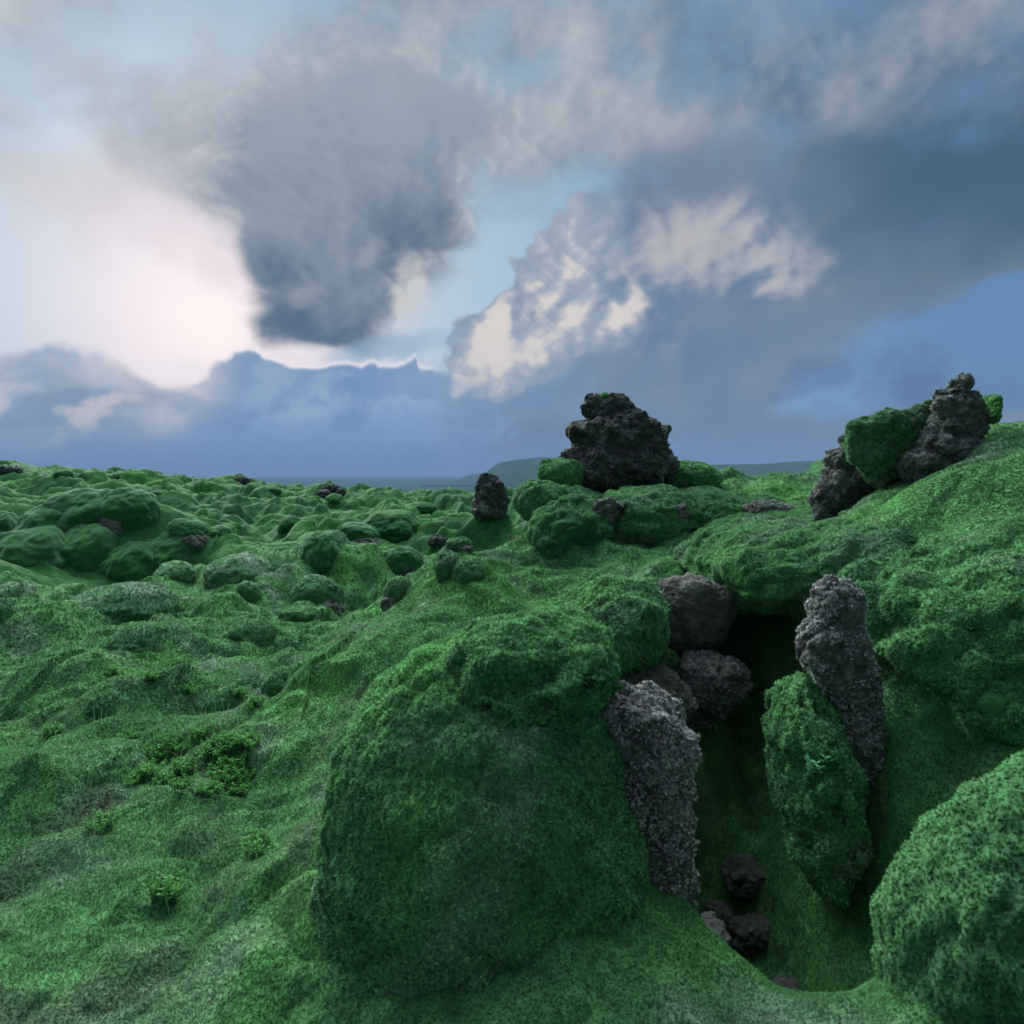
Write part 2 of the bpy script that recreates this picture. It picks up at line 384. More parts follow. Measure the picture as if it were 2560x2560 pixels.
def rock_material(name, dark, mid, light, lichen=.35, scale=14):
    m, nt, N, L = nodes_of(name)
    geo = N('ShaderNodeNewGeometry'); pos = geo.outputs['Position']
    n1 = noise_node(N, L, pos, scale, 8, .7)
    r = ramp(N, [(.3, dark), (.5, mid), (.72, light)]); L(n1.outputs['Fac'], r.inputs[0])
    n2 = noise_node(N, L, pos, scale * .45, 7, .72)
    r2 = ramp(N, [(.60 - .16 * lichen, (0, 0, 0)), (.70 - .1 * lichen, (1, 1, 1))]); L(n2.outputs['Fac'], r2.inputs[0])
    mx = N('ShaderNodeMix'); mx.data_type = 'RGBA'; mx.inputs[7].default_value = (.16, .195, .18, 1)
    L(r2.outputs[0], mx.inputs[0]); L(r.outputs[0], mx.inputs[6])
    at = N('ShaderNodeAttribute'); at.attribute_name = 'tint'
    mul = N('ShaderNodeMix'); mul.data_type = 'RGBA'; mul.blend_type = 'MULTIPLY'; mul.inputs[0].default_value = 1
    L(mx.outputs[2], mul.inputs[6]); L(at.outputs['Color'], mul.inputs[7])
    b = N('ShaderNodeBsdfPrincipled'); b.inputs['Roughness'].default_value = .85; b.inputs['Specular IOR Level'].default_value = .25
    L(mul.outputs[2], b.inputs['Base Color'])
    n3 = noise_node(N, L, pos, scale * 3.2, 8, .75)
    bp = N('ShaderNodeBump'); bp.inputs['Strength'].default_value = 1; bp.inputs['Distance'].default_value = .6 / scale
    L(n3.outputs['Fac'], bp.inputs['Height']); L(bp.outputs[0], b.inputs['Normal'])
    o = N('ShaderNodeOutputMaterial'); L(b.outputs[0], o.inputs[0])
    return m
M_moss_far = moss_material("moss_carpet", 9.0, (26.0, .022), 0, 0, .12, .62)
M_moss = moss_material("moss_cushion", 40.0, (90.0, .012), 0, 0, .5)
M_tuft = moss_material("moss_tufts", 30.0, None, .2, .9, .5)
M_leaf = moss_material("plant_leaves", 60.0, None, .35)
M_lava = rock_material("black_lava", (.010, .015, .014), (.036, .047, .044), (.088, .110, .102), .45, 12)
M_lava_grey = rock_material("grey_lichen_lava", (.019, .025, .023), (.068, .083, .076), (.15, .178, .165), .8, 16)
M_lava_brown = rock_material("brown_lava", (.040, .047, .041), (.105, .118, .104), (.19, .206, .185), .4, 13)

# ---------------------------------------------------------------- moss colour: patches of the plant itself
GREEN, DEEP, GREY, BRIGHT, BROWN = (np.array(c) for c in ((.048, .150, .054), (.024, .084, .036), (.11, .17, .12), (.066, .215, .054), (.055, .05, .042)))
def moss_tint(p, grey=.3, bright=.3, deep=.3, seed=0, brown=.0):
    """albedo by patches; the shares say how much of the surface each kind of moss covers"""
    n = len(p)
    c = np.repeat(GREEN[None], n, 0)
    def lay(col, share, f, s, k=.9):
        nonlocal c
        if share <= 0: return
        m = np.clip((fbm3(p * f, 4, s) * 1.8 + .5 - (1 - share)) / .6, 0, 1)[:, None] * k
        c = c * (1 - m) + col * m
    lay(DEEP, deep, 1.1, 501 + seed); lay(BRIGHT, bright, .9, 521 + seed); lay(GREY, grey, 1.4, 541 + seed); lay(BROWN, brown, 2.3, 561 + seed)
    c = c * (1 + .4 * fbm3(p * 6.0, 3, 581 + seed))[:, None]
    return np.clip(c, .004, .5)
def tufts(V, F, tint, size_px=1.35, size_min=.006, blades=4, far=12.0, keep=None, spread=.75, length=.8, dark=.14, front=True, dens=1.0, seed=1, fade=6.0):
    """small sprigs standing on the faces; returns vertices, faces, colours"""
    r_ = np.random.default_rng(seed)
    a, b, c = V[F[:, 0]], V[F[:, 1]], V[F[:, 2]]
    n = np.cross(b - a, c - a); A = np.linalg.norm(n, axis=1) * .5; n = n / (2 * A[:, None] + 1e-15)
    ctr = (a + b + c) / 3
    d = np.linalg.norm(ctr - (0, 0, EYE), axis=1)
    s = np.maximum(size_min, size_px * d / 682.0)
    w = A / (s * s) * dens * np.clip((far - d) / (far - fade), 0, 1)
    if front:
        vdir = ((0, 0, EYE) - ctr) / d[:, None]
        w = w * np.where((n * vdir).sum(1) > -.45, 1, 0) * np.where(np.abs(np.degrees(np.arctan2(ctr[:, 0], ctr[:, 1]))) < 44, 1, .12) * np.where(d < .5, 0, 1)
    if keep is not None: w = w * keep[F].mean(1)
    cnt = r_.poisson(w)
    i = np.repeat(np.arange(len(F)), cnt); m = len(i)
    if m == 0: return np.zeros((0, 3)), np.zeros((0, 3), int), np.zeros((0, 3)), np.zeros((0, 3))
    u, v = r_.random(m), r_.random(m); f = u + v > 1; u[f], v[f] = 1 - u[f], 1 - v[f]
    p = a[i] + (b[i] - a[i]) * u[:, None] + (c[i] - a[i]) * v[:, None]
    nn = n[i] + (0, 0, .35); nn /= np.linalg.norm(nn, axis=1, keepdims=True)
    t0 = 1.95 * tint[F[i]].mean(1) * r_.uniform(1 - dark, 1 + dark * 1.3, (m, 1)) * r_.uniform(.92, 1.08, (m, 3))
    sz = s[i] * r_.uniform(.75, 1.35, m)
    k = blades
    sn = np.repeat(nn, 3 * k, 0)
    p = np.repeat(p, k, 0); nn = np.repeat(nn, k, 0); sz = np.repeat(sz, k); t0 = np.repeat(t0, k, 0)
    rnd = r_.normal(size=(m * k, 3))
    dirn = nn + spread * rnd / np.linalg.norm(rnd, axis=1, keepdims=True); dirn /= np.linalg.norm(dirn, axis=1, keepdims=True)
    side = np.cross(dirn, r_.normal(size=(m * k, 3))); side /= np.linalg.norm(side, axis=1, keepdims=True) + 1e-9
    ln = (sz * length * r_.uniform(.8, 1.4, m * k))[:, None]; wd = (sz * .42)[:, None]
    base = p - nn * ln * .15
    q = np.stack([base - side * wd, base + side * wd, base + dirn * ln], 1).reshape(-1, 3)
    tf = np.arange(len(q)).reshape(-1, 3)
    return q, tf, np.repeat(t0, 3, 0), sn
def with_tufts(V, F, tint, **kw):
    q, tf, tt, sn = tufts(V, F, tint, **kw)
    mid = np.concatenate([np.zeros(len(F), int), np.ones(len(tf), int)])
    return np.concatenate([V, q]), np.concatenate([F, tf + len(V)]), np.concatenate([tint, tt]), mid, np.concatenate([vnormals(V, F), sn])

# ---------------------------------------------------------------- terrain: control heights (photo column: depth, photo row), smooth between them
CTRL = {
    -500: [(1.2, 3300), (3, 2150), (6, 1640), (12, 1410), (25, 1240), (45, 1170), (70, 1130)],
    0: [(1.0, 3700), (2, 2548), (3, 2093), (4, 1866), (5, 1735), (7, 1580), (10, 1465), (15, 1370), (25, 1272), (40, 1205), (58, 1172), (90, 1182), (160, 1215)],
    400: [(1.0, 3800), (2, 2560), (3, 2080), (4, 1850), (5, 1715), (7, 1580), (10, 1475), (15, 1385), (25, 1290), (40, 1225), (60, 1206), (100, 1216), (160, 1225)],
    700: [(1.0, 3800), (2, 2540), (3, 2060), (3.6, 1850), (4.3, 1700), (5.1, 1765), (6, 1650), (7.5, 1570), (10, 1465), (15, 1370), (25, 1280), (50, 1236), (80, 1226), (110, 1232)],
    800: [(1.0, 3800), (2, 2500), (3, 1990), (4, 1730), (4.8, 1614), (5.7, 1705), (6.8, 1600), (9, 1510), (13, 1400), (20, 1320), (30, 1265), (50, 1240), (80, 1232), (110, 1238)],
    900: [(2, 2460), (3, 1940), (4, 1690), (5.2, 1560), (6.2, 1660), (7.5, 1558), (9, 1500), (13, 1398)],
    1000: [(1.0, 3700), (2, 2440), (3, 1890), (4, 1655), (5, 1545), (5.6, 1508), (6.6, 1620), (8.4, 1520), (10, 1462), (13, 1395), (20, 1318), (35, 1266), (60, 1246), (90, 1242)],
    1062: [(3, 1870), (4, 1635), (5, 1520), (6, 1462), (7, 1575), (9, 1495), (11, 1436), (14, 1385)],
    1130: [(1.0, 3700), (2, 2420), (3, 1860), (4, 1630), (5, 1500), (6.3, 1425), (7.3, 1545), (9, 1495), (11.5, 1428), (14, 1380), (25, 1292), (60, 1250), (95, 1247)],
    1200: [(4, 1620), (5, 1480), (6.5, 1395), (7.6, 1515), (9.5, 1480), (12.5, 1408)],
    1300: [(1.0, 3700), (2, 2350), (3, 1850), (4, 1610), (5, 1480), (6, 1410), (7, 1362), (7.8, 1345), (9.2, 1440), (14, 1375), (25, 1295), (60, 1250), (100, 1246)],
    1500: [(1.0, 3700), (2, 2350), (3, 1840), (4, 1590), (5, 1475), (6, 1395), (7, 1290), (8, 1218), (9, 1215), (11, 1290), (16, 1330), (30, 1280), (80, 1235)],
    1700: [(1.0, 3700), (2, 2400), (3, 1930), (3.6, 1720), (4.2, 1560), (5, 1410), (6, 1340), (7, 1262), (8, 1212), (9, 1200), (10, 1210), (16, 1310), (40, 1260)],
    1900: [(1.0, 3600), (2, 2450), (2.6, 2080), (3.2, 1900), (3.8, 1740), (4.4, 1540), (5, 1400), (6, 1330), (7, 1255), (8, 1214), (9, 1202), (10, 1208), (16, 1310), (40, 1260)],
    2060: [(1.0, 3500), (2, 2350), (2.6, 1990), (3.2, 1800), (3.8, 1520), (4.4, 1390), (5, 1330), (6, 1290), (7, 1240), (8.5, 1212), (10, 1212), (16, 1300), (40, 1250)],
    2220: [(1.0, 3500), (2, 2200), (2.5, 1900), (3, 1640), (3.6, 1430), (4.2, 1310), (5, 1215), (6, 1195), (7, 1185), (9, 1195), (16, 1290), (40, 1240)],
    2400: [(1.0, 3500), (1.6, 2500), (2.2, 1980), (2.7, 1640), (3.2, 1400), (3.8, 1250), (4.5, 1180), (5.2, 1128), (6, 1130), (8, 1170), (16, 1270), (40, 1240)],
    2560: [(1.0, 3400), (1.6, 2400), (2.1, 1950), (2.6, 1560), (3.1, 1330), (3.7, 1190), (4.3, 1122), (5, 1108), (7, 1130), (14, 1240), (40, 1240)],
    2900: [(.9, 3300), (1.5, 2300), (2, 1800), (2.5, 1450), (3.2, 1200), (4, 1095), (5, 1065), (7, 1080), (14, 1200), (40, 1240)],
}
_pts = []
for px, col_ in CTRL.items():
    for Y, py in col_:
        q = P(px, py, Y); r = math.hypot(q[0], q[1])
        _pts.append((math.atan2(q[0], q[1]) * 1.6, math.log(r), (q[2] - EYE) / r))
for px in (-500, 0, 400, 800, 1100, 1500, 1900, 2300, 2900):
    for Y, z in ((320, -8.0), (1200, -60.0), (5000, -64.0), (14000, -64.0)):
        q = P(px, HORIZON, Y); r = math.hypot(q[0], q[1])
        _pts.append((math.atan2(q[0], q[1]) * 1.6, math.log(r), (z - EYE) / r))
_pts = np.array(_pts)
def _kern(d2): return np.where(d2 > 1e-12, .5 * d2 * np.log(d2 + 1e-12), 0)
_K = _kern(((_pts[:, None, :2] - _pts[None, :, :2]) ** 2).sum(-1)) + np.eye(len(_pts)) * 2e-3
_Q = np.concatenate([np.ones((len(_pts), 1)), _pts[:, :2]], 1)
_S = np.block([[_K, _Q], [_Q.T, np.zeros((3, 3))]])
_w = np.linalg.solve(_S, np.concatenate([_pts[:, 2], np.zeros(3)]))
GA, GR = np.linspace(-.95, .95, 260), np.linspace(math.log(.9), math.log(14000), 420)
_a, _r = np.meshgrid(GA, GR, indexing='ij')
_q = np.stack([_a.ravel() * 1.6, _r.ravel()], 1)
_T = (_w[-3] + _q @ _w[-2:])
for k in range(len(_pts)):
    _T += _w[k] * _kern(((_q - _pts[k, :2]) ** 2).sum(1))
_T = _T.reshape(_a.shape)
def bilin(G, a, r):
    i = np.clip((a - GA[0]) / (GA[1] - GA[0]), 0, len(GA) - 1.001); j = np.clip((r - GR[0]) / (GR[1] - GR[0]), 0, len(GR) - 1.001)
    i0, j0 = i.astype(int), j.astype(int); u, v = i - i0, j - j0
    return (G[i0, j0] * (1 - u) + G[i0 + 1, j0] * u) * (1 - v) + (G[i0, j0 + 1] * (1 - u) + G[i0 + 1, j0 + 1] * u) * v
def _at(px, Y): return ((px - 1280) / FPX * Y, Y)
SWELLS = [  # photo column, depth, half sizes, height (negative: hollow)
    (1895, 4.25, .27, .85, -1.0), (2420, 2.3, .55, .45, -.5), (1840, 3.15, .36, .95, -1.05), (640, 10.6, 1.5, 2.0, .22), (330, 10.9, 1.3, 1.0, -.4), (450, 12.2, 1.2, .8, -.45), (760, 7.0, .7, .6, -.25), (960, 9.4, .7, .9, -.3),
    (80, 13.5, 1.6, 1.2, .3), (230, 16.5, 2.0, 1.5, .35), (60, 9.6, .9, .7, -.3), (1000, 15.0, 2.0, 1.6, .3), (1900, 8.0, 1.2, 1.0, .05)]
def base_height(x, y):
    z = _base(x, y)
    for px, Y, rx, ry, h in SWELLS:
        cx, cy = _at(px, Y); q = ((x - cx) / rx) ** 2 + ((y - cy) / ry) ** 2
        z = z + h * np.exp(-np.minimum(q, 30) ** (1.6 if h < -.9 else 1))
    return z
def _base(x, y):
    az = np.arctan2(x, y); r = np.hypot(x, y); rr = np.maximum(r, 1.1)
    z = EYE + bilin(_T, np.clip(az, -.9, .9), np.log(rr)) * rr
    b = sstep(math.radians(65), math.radians(115), np.abs(az))
    return z * (1 - b) + b * (np.where(r > 150, -64 * sstep(150, 1200, r), 0))
def hit(px, py, y0=2.5, y1=160.0):
    """depth at which the line of sight through a photo pixel meets the smooth terrain"""
    Y = np.exp(np.linspace(math.log(y0), math.log(y1), 1500))
    q = np.stack([(px - 1280) / FPX * Y, Y, EYE + (HORIZON - py) / FPX * Y], 1)
    under = q[:, 2] < base_height(q[:, 0], q[:, 1])
    return float(Y[np.argmax(under)]) if under.any() else None

def domes(x, y, cell, rad, hgt, share, seed, soft=0.0, reach=1):
    """rounded cushions as a height field; soft > 0 lets neighbours flow into each other"""
    gx, gy = np.floor(x / cell).astype(np.int64), np.floor(y / cell).astype(np.int64); z0 = np.zeros_like(gx)
    out = np.zeros_like(x)
    for dx in range(-reach, reach + 1):
        for dy in range(-reach, reach + 1):
            h = [_hash(gx + dx, gy + dy, z0, seed + s).astype(np.float32) / np.float32(4294967296) for s in range(6)]
            cx, cy = (gx + dx + h[0]) * cell, (gy + dy + h[1]) * cell
            R = rad[0] + (rad[1] - rad[0]) * h[2]; e = .72 + .56 * h[4]; th = h[5] * 3.14
            ux, uy = (x - cx) * np.cos(th) + (y - cy) * np.sin(th), -(x - cx) * np.sin(th) + (y - cy) * np.cos(th)
            d2 = ((ux / e) ** 2 + (uy * e) ** 2) / R ** 2
            v = np.sqrt(np.clip(1 - d2, 0, 1)) ** .85 * (hgt[0] + (hgt[1] - hgt[0]) * h[3] ** 1.3) * np.where(((h[2] * 7919) % 1) < share, 1, 0)
            if soft: out = .5 * (out + v + np.sqrt((out - v) ** 2 + soft * soft)) - .5 * soft
            else: out = np.maximum(out, v)
    return out
SKIRT = []                                                   # (x, y, radius, height): moss drawn up around a boulder
CALM = []                                                    # (x, y, radius): places kept free of cushions
def relief(x, y):
    r = np.hypot(x, y); az = np.degrees(np.arctan2(x, y))
    wx, wy = .35 * fbm2(x * .9, y * .9, 3, 71), .35 * fbm2(x * .9 + 50, y * .9, 3, 72)
    r0 = 6.2 + 3.3 * sstep(-15, -5, az)
    field = sstep(r0, r0 + 3, r) * sstep(900, 200, r)            # the open lava field beyond the near ridge
    field = np.maximum(field, .35 * sstep(3.2, 5.5, r) * sstep(-2, -12, az)) * sstep(22, 10, az + np.where(r > 11, -30, 0))
    big = domes(x + wx, y + wy, 2.0, (.9, 1.9), (.35, 1.2), .95, 101, .06, 2)
    mid = domes(x + wx * .7, y + wy * .7, 1.25, (.45, .88), (.10, .36), .5, 111, .04)
    sml = domes(x + wx * .4, y + wy * .4, .55, (.18, .34), (.05, .15), .6, 121)
    far = domes(x, y, 7.0, (2.0, 4.5), (.15, .6), .6, 131) * sstep(25, 60, r)
    d = field * (big * sstep(8.5, 15, r) * (1 - .45 * sstep(30, 80, r)) + .6 * mid + .18 * sml * sstep(40, 15, r) + far)
    d = d + domes(x + wx * .5, y + wy * .5, 1.15, (.5, 1.05), (.10, .46), .9, 141, .05, 2) * sstep(3.2, 4.8, r) * sstep(14, 10, r) * (.3 + .7 * sstep(2, -10, az)) * sstep(14, 4, az)
    fold = 2.4 * np.abs(fbm2(x * .4 + .8 * wx, y * .4 + .8 * wy, 2, 83)) - .6; fold2 = 2.4 * np.abs(fbm2(x * 1.0 + wx, y * 1.0 + wy, 2, 85)) - .6
    d = d + field * (.25 * fbm2(x * .4, y * .4, 4, 81, .5) + .36 * fold + .12 * fold2)
    for cx, cy, R in CALM:
        q = np.hypot((x - cx), (y - cy)) / R
        k = q < 2
        if k.any(): d[k] = d[k] * (1 - .55 * np.exp(-q[k] ** 2 * 1.2)) - .05 * np.exp(-q[k] ** 2 * 2)
    for cx, cy, R, h in SKIRT:
        q = np.hypot((x - cx), (y - cy)) / R
        k = q < 3
        if k.any(): d[k] += h * np.exp(-q[k] ** 2)
    near = sstep(14, 7, r)
    d = d + sstep(3.0, 4.5, r) * sstep(12, 8, r) * (.10 * fbm2(x * 1.1 + 3, y * 1.1, 3, 93) + .16 * (2.2 * np.abs(fbm2(x * .75 + wx, y * .75 + wy, 2, 94)) - .5))
    ridge = np.abs(fbm2(x * 1.6 + wx * 2, y * 1.6 + wy * 2, 3, 91)) * 2
    d = d + near * (.09 * fbm2(x * 1.4, y * 1.4, 3, 95) + .07 * ridge + .012 * fbm2(x * 7, y * 7, 3, 97))
    d = d + (1 - near) * sstep(60, 20, r) * (.05 * fbm2(x * 1.4, y * 1.4, 3, 98, .5) + .03 * ridge)
    return d * sstep(3000, 300, r)
def ground(x, y): return base_height(x, y) + relief(x, y)

# ---------------------------------------------------------------- hills, haze
def structure(o, label=None):
    o['kind'] = 'structure'
    if label: o['label'] = label
    return o
def grid_faces(n, m):
    i = np.arange(n * m).reshape(n, m)
    q = np.stack([i[:-1, :-1], i[1:, :-1], i[1:, 1:], i[:-1, 1:]], -1).reshape(-1, 4)
    return np.concatenate([q[:, [0, 1, 2]], q[:, [0, 2, 3]]])
def hill_material():
    m, nt, N, L = nodes_of("hill_turf")
    geo = N('ShaderNodeNewGeometry'); n1 = noise_node(N, L, geo.outputs['Position'], .012, 7, .65)
    r = ramp(N, [(.3, (.010, .024, .016)), (.5, (.018, .046, .022)), (.7, (.034, .056, .032))]); L(n1.outputs['Fac'], r.inputs[0])
    b = N('ShaderNodeBsdfPrincipled'); b.inputs['Roughness'].default_value = 1; b.inputs['Specular IOR Level'].default_value = 0; L(r.outputs[0], b.inputs['Base Color'])
    o = N('ShaderNodeOutputMaterial'); L(b.outputs[0], o.inputs[0]); return m
M_hill = hill_material()
def hill(name, Y, prof, depth, label, seed):
    xs = np.linspace(prof[0][0], prof[-1][0], 420)
    py = np.interp(xs, [p[0] for p in prof], [p[1] for p in prof])
    t = np.linspace(0, 1, 60)
    X = (xs - 1280) / FPX * Y; top = (HORIZON - py) / FPX * Y + EYE + 66
    XX, TT = np.meshgrid(X, t, indexing='ij')
    up = np.minimum(1, TT / .3); front = up ** .8                      # foot to rim, then a plateau behind
    z = top[:, None] * front * np.where(TT > .3, 1 - .25 * (TT - .3), 1)
    g = fbm2(XX / 190., TT * 4, 5, seed, .55)
    y = Y + depth * (TT - .3) + np.where(TT < .3, g * 160 * (1 - up) , g * 60)
    z = z + np.where(TT < .3, g * 26 * np.sin(up * math.pi), g * 5) - 66
    V = np.stack([XX, y, z], -1).reshape(-1, 3)
    return structure(mesh_obj(name, V, grid_faces(len(X), len(t))[:, ::-1], M_hill), label)
hill("hills", 3000, [(1135, 1262), (1170, 1225), (1200, 1196), (1225, 1172), (1250, 1156), (1290, 1149), (1350, 1143), (1400, 1145), (1460, 1150), (1560, 1158), (1640, 1166), (1735, 1163), (1800, 1161),
      (1900, 1160), (1960, 1157), (2000, 1153), (2060, 1151), (2120, 1149), (2300, 1150), (2600, 1160), (3000, 1172)], 2600, "low green plateau fading into blue haze beyond the lava field", 5)
hill("hills", 4600, [(1085, 1250), (1110, 1232), (1130, 1212), (1150, 1198), (1170, 1188), (1195, 1183), (1230, 1181), (1300, 1178), (1500, 1180)], 2000, "faint farther cliff left of the green plateau", 9)

def haze_box():
    m, nt, N, L = nodes_of("haze_air")
    v = N('ShaderNodeVolumePrincipled'); v.inputs['Color'].default_value = (.165, .275, .46, 1); v.inputs['Density'].default_value = HAZE
    v.inputs['Anisotropy'].default_value = 0
    o = N('ShaderNodeOutputMaterial'); L(v.outputs[0], o.inputs['Volume'])
    x0, x1, y0, y1, z0, z1 = -14500, 14500, -14500, 14500, -92, 190
    V = [(x, y, z) for x in (x0, x1) for y in (y0, y1) for z in (z0, z1)]
    F = [(0, 1, 3), (0, 3, 2), (4, 6, 7), (4, 7, 5), (0, 4, 5), (0, 5, 1), (2, 3, 7), (2, 7, 6), (0, 2, 6), (0, 6, 4), (1, 5, 7), (1, 7, 3)]
    o = mesh_obj("haze", V, np.array(F), m, smooth=False); o['kind'] = 'stuff'
    return o
HAZE = 1.6e-4
haze_box()

# ---------------------------------------------------------------- the lava field's single boulders (photo column, row, width, height -> where the foot meets the ground)
BOULDERS = [
    # kind: m moss, b moss with bare brown foot, r bare rock
    (814, 1375, 116, 88, 'm', "big dark round moss boulder overhanging the hollow left of the valley", 0),
    (791, 1482, 114, 78, 'b', "round moss boulder perched on brown rock above the dark hollow", 0),
    (746, 1537, 84, 40, 'b', "small half-bare boulder at the foot of the perched moss boulder", 0),
    (1005, 1405, 96, 72, 'b', "dark moss boulder with a bare stone flank in the valley", 0),
    (999, 1477, 70, 62, 'b', "moss boulder tucked against the near ridge in the valley bottom", 0),
    (891, 1335, 110, 52, 'b', "slab-like moss hump with a brown bare top edge", -8),
    (1096, 1353, 48, 28, 'r', "small black lava lump in the valley, left of a mossy twin", 0),
    (1147, 1358, 58, 26, 'b', "low mossy lump beside the small black lava lump", 0),
    (1290, 1355, 38, 24, 'r', "little dark stone close under the overhanging moss head", 0),
    (975, 1310, 140, 62, 'm', "long smooth moss dome in the middle of the valley", 5),
    (1054, 1270, 72, 26, 'b', "flat dark slab with moss below the lone lava spire", 0),
    (1172, 1423, 84, 56, 'm', "oval moss cushion leaning on the crest of the near ridge", 12),
    (1124, 1412, 66, 62, 'm', "tall moss cushion behind the oval one on the near ridge", 15),
    (728, 1309, 54, 34, 'm', "small dark moss knob left of the brown slab hump", 0),
    (605, 1201, 36, 19, 'r', "black lava lump alone on the skyline", 0),
    (810, 1237, 42, 22, 'r', "black lava lump lowest in the dark cluster under the skyline", 0),
    (829, 1221, 40, 20, 'r', "widest black lava lump at the top of the dark cluster under the skyline", 0),
    (853, 1234, 24, 24, 'r', "narrow black lava lump on the right side of the dark cluster", 0),
    (838, 1248, 44, 24, 'm', "green moss hump in front of the dark rock cluster", 0),
    (303, 1191, 30, 18, 'm', "small dark moss bump on the left skyline", 0),
    (158, 1185, 34, 18, 'm', "dark moss bump at the end of the left skyline rise", 0),
    (20, 1176, 60, 22, 'r', "dark rough rock near the highest point of the left skyline", 0),
    (326, 1272, 128, 92, 'b', "large dark moss boulder with grey broken rock under its right side", 0),
    (228, 1277, 150, 84, 'm', "wide moss mound behind the grey-footed boulder", 0),
    (144, 1324, 124, 94, 'm', "bulging moss mound overhanging to the right in the left field", -6),
    (88, 1384, 136, 98, 'm', "big rounded moss mound below the overhanging one", -8),
    (10, 1340, 66, 84, 'm', "moss boulder cut by the left edge, upper one", 0),
    (2, 1535, 46, 64, 'm', "moss boulder cut by the left edge, lower one", 0),
    (236, 1378, 130, 112, 'm', "steep moss shoulder above the shaded gully", -10),
    (350, 1405, 118, 92, 'm', "moss mound in the shade beside the gully", -8),
    (447, 1376, 122, 82, 'm', "dark round moss mound at the head of the gully", -6),
    (466, 1328, 96, 56, 'b', "moss hump with a dark hollow under its right end", -5),
    (437, 1428, 64, 36, 'm', "small cushion at the mouth of the gully", 0),
    (322, 1450, 60, 34, 'm', "small cushion in the shade of the steep shoulder", 0),
    (293, 1515, 222, 94, 'm', "long loaf-shaped moss boulder lying in the left middle ground", 4),
    (598, 1423, 136, 66, 'm', "smooth pale-topped moss mound above the little dark rock", 0),
    (617, 1484, 60, 54, 'b', "little dark rock with moss on its right side in the moss slope", 0),
    (386, 1473, 52, 24, 'r', "bare dark stone behind the loaf-shaped boulder", 0),
    (47, 1596, 150, 62, 'm', "flat moss swelling near the left edge", 0),
    (372, 1598, 160, 70, 'm', "smooth moss swelling in front of the loaf-shaped boulder", 0),
    (620, 1580, 112, 66, 'm', "moss swelling right of the smooth one on the near slope", 0),
    (561, 1734, 190, 80, 'm', "pale cushion with a dark shaggy front beside the green plants", 6),
    (703, 1700, 72, 52, 'm', "small dark cushion wedged against the near ridge", 10),
    (270, 1768, 80, 70, 'm', "dark shaggy moss lump behind the grass", 0),
    (205, 1935, 250, 100, 'm', "grey-green moss swelling in the grass at the near left", 5),
    (1256, 1286, 34, 18, 'm', "small cushion at the right foot of the lone spire", 0),
    (680, 1225, 40, 16, 'm', "little moss hump just below the skyline, left of the dark cluster", 0),
    (548, 1330, 54, 30, 'm', "rounded moss knob on the far bank above the gully", 0),
    (392, 1235, 40, 18, 'm', "faint moss knob far out under the left skyline", 0),
]
GROUP = "moss boulders of the lava field"
def superell(u, e):
    return u / ((np.abs(u) ** e).sum(1) ** (1 / e))[:, None]
def lump_shape(n, centre, rad, rot, seed, e=2.3, amp=.12, wrinkle=.03, bulge=0):
    u, F = sphere(n)
    p = superell(u, e) * (1 + amp * fbm3(u * 1.6 + seed * 3.1, 3, seed))[:, None] * rad
    c, s = math.cos(rot), math.sin(rot)
    p = np.stack([p[:, 0] * c - p[:, 2] * s, p[:, 1], p[:, 0] * s + p[:, 2] * c], 1)
    V = p + centre
    nn = vnormals(V, F)
    k = min(rad)
    w = 1.6 * fbm3(V * (1.3 / k), 2, seed + 40)
    if bulge: V = V + nn * (bulge * k * (2 * np.abs(fbm3(V * (.8 / k) + seed, 2, seed + 30)) - .5))[:, None]
    V = V + nn * (wrinkle * k * w + .012 * k * fbm3(V * (5 / k), 3, seed + 60))[:, None]
    return V, F
def hit2(px, py, y0=2.5, y1=130.0):
    """the same on the terrain with its relief"""
    Y = np.exp(np.linspace(math.log(y0), math.log(y1), 900))
    x, z = (px - 1280) / FPX * Y, EYE + (HORIZON - py) / FPX * Y
    under = z < ground(x, Y)
    return float(Y[np.argmax(under)]) if under.any() else None
SPIRE_Y = hit(1228, 1292)
_c = P(1228, 1292, SPIRE_Y); CALM.append((_c[0], _c[1], 1.6)); CALM.append((_c[0] * .88, _c[1] * .88, 2.2))
placed = []
def place(finder, calm):
    placed.clear()
    for (px, py, w, h, kind, label, tilt) in BOULDERS:
        Y = finder(px, py + h * .36) or finder(px, py + h * .5 + 6) or 60.0
        g = 1.22 if (kind == 'm' and px < 520 and 1240 < py < 1450) else 1.0
        rx, rz = w * .54 * g / FPX * Y, h * .52 * g / FPX * Y
        ry = max({'r': .75, 'b': 1.0, 'm': 1.55}[kind] * rx, rz); Yc = Y + ry * (.7 if kind == 'm' else .5); k = Yc / Y
        c = P(px, py, Yc); sink = {'m': .5, 'b': .25, 'r': .1}[kind] * rz * k
        c[2] -= sink
        placed.append((c, np.array([rx * k, ry, rz * k * 1.08 + sink]), Y))
        if calm and kind != 'r' and Y < 32: SKIRT.append((c[0] + rx * .25 * math.sin(px), c[1] + ry * .4, max(rx, ry) * 1.05, rz * (1.2 if kind == 'm' else .5)))
        if calm:
            dirv = np.array([c[0], c[1]]) / math.hypot(c[0], c[1])
            CALM.append((c[0], c[1], max(rx, ry) * 1.0)); CALM.append((c[0] - dirv[0] * (ry + rx), c[1] - dirv[1] * (ry + rx), rx))
place(hit, True); place(hit2, False)
SPIRE_Y = hit2(1228, 1286)
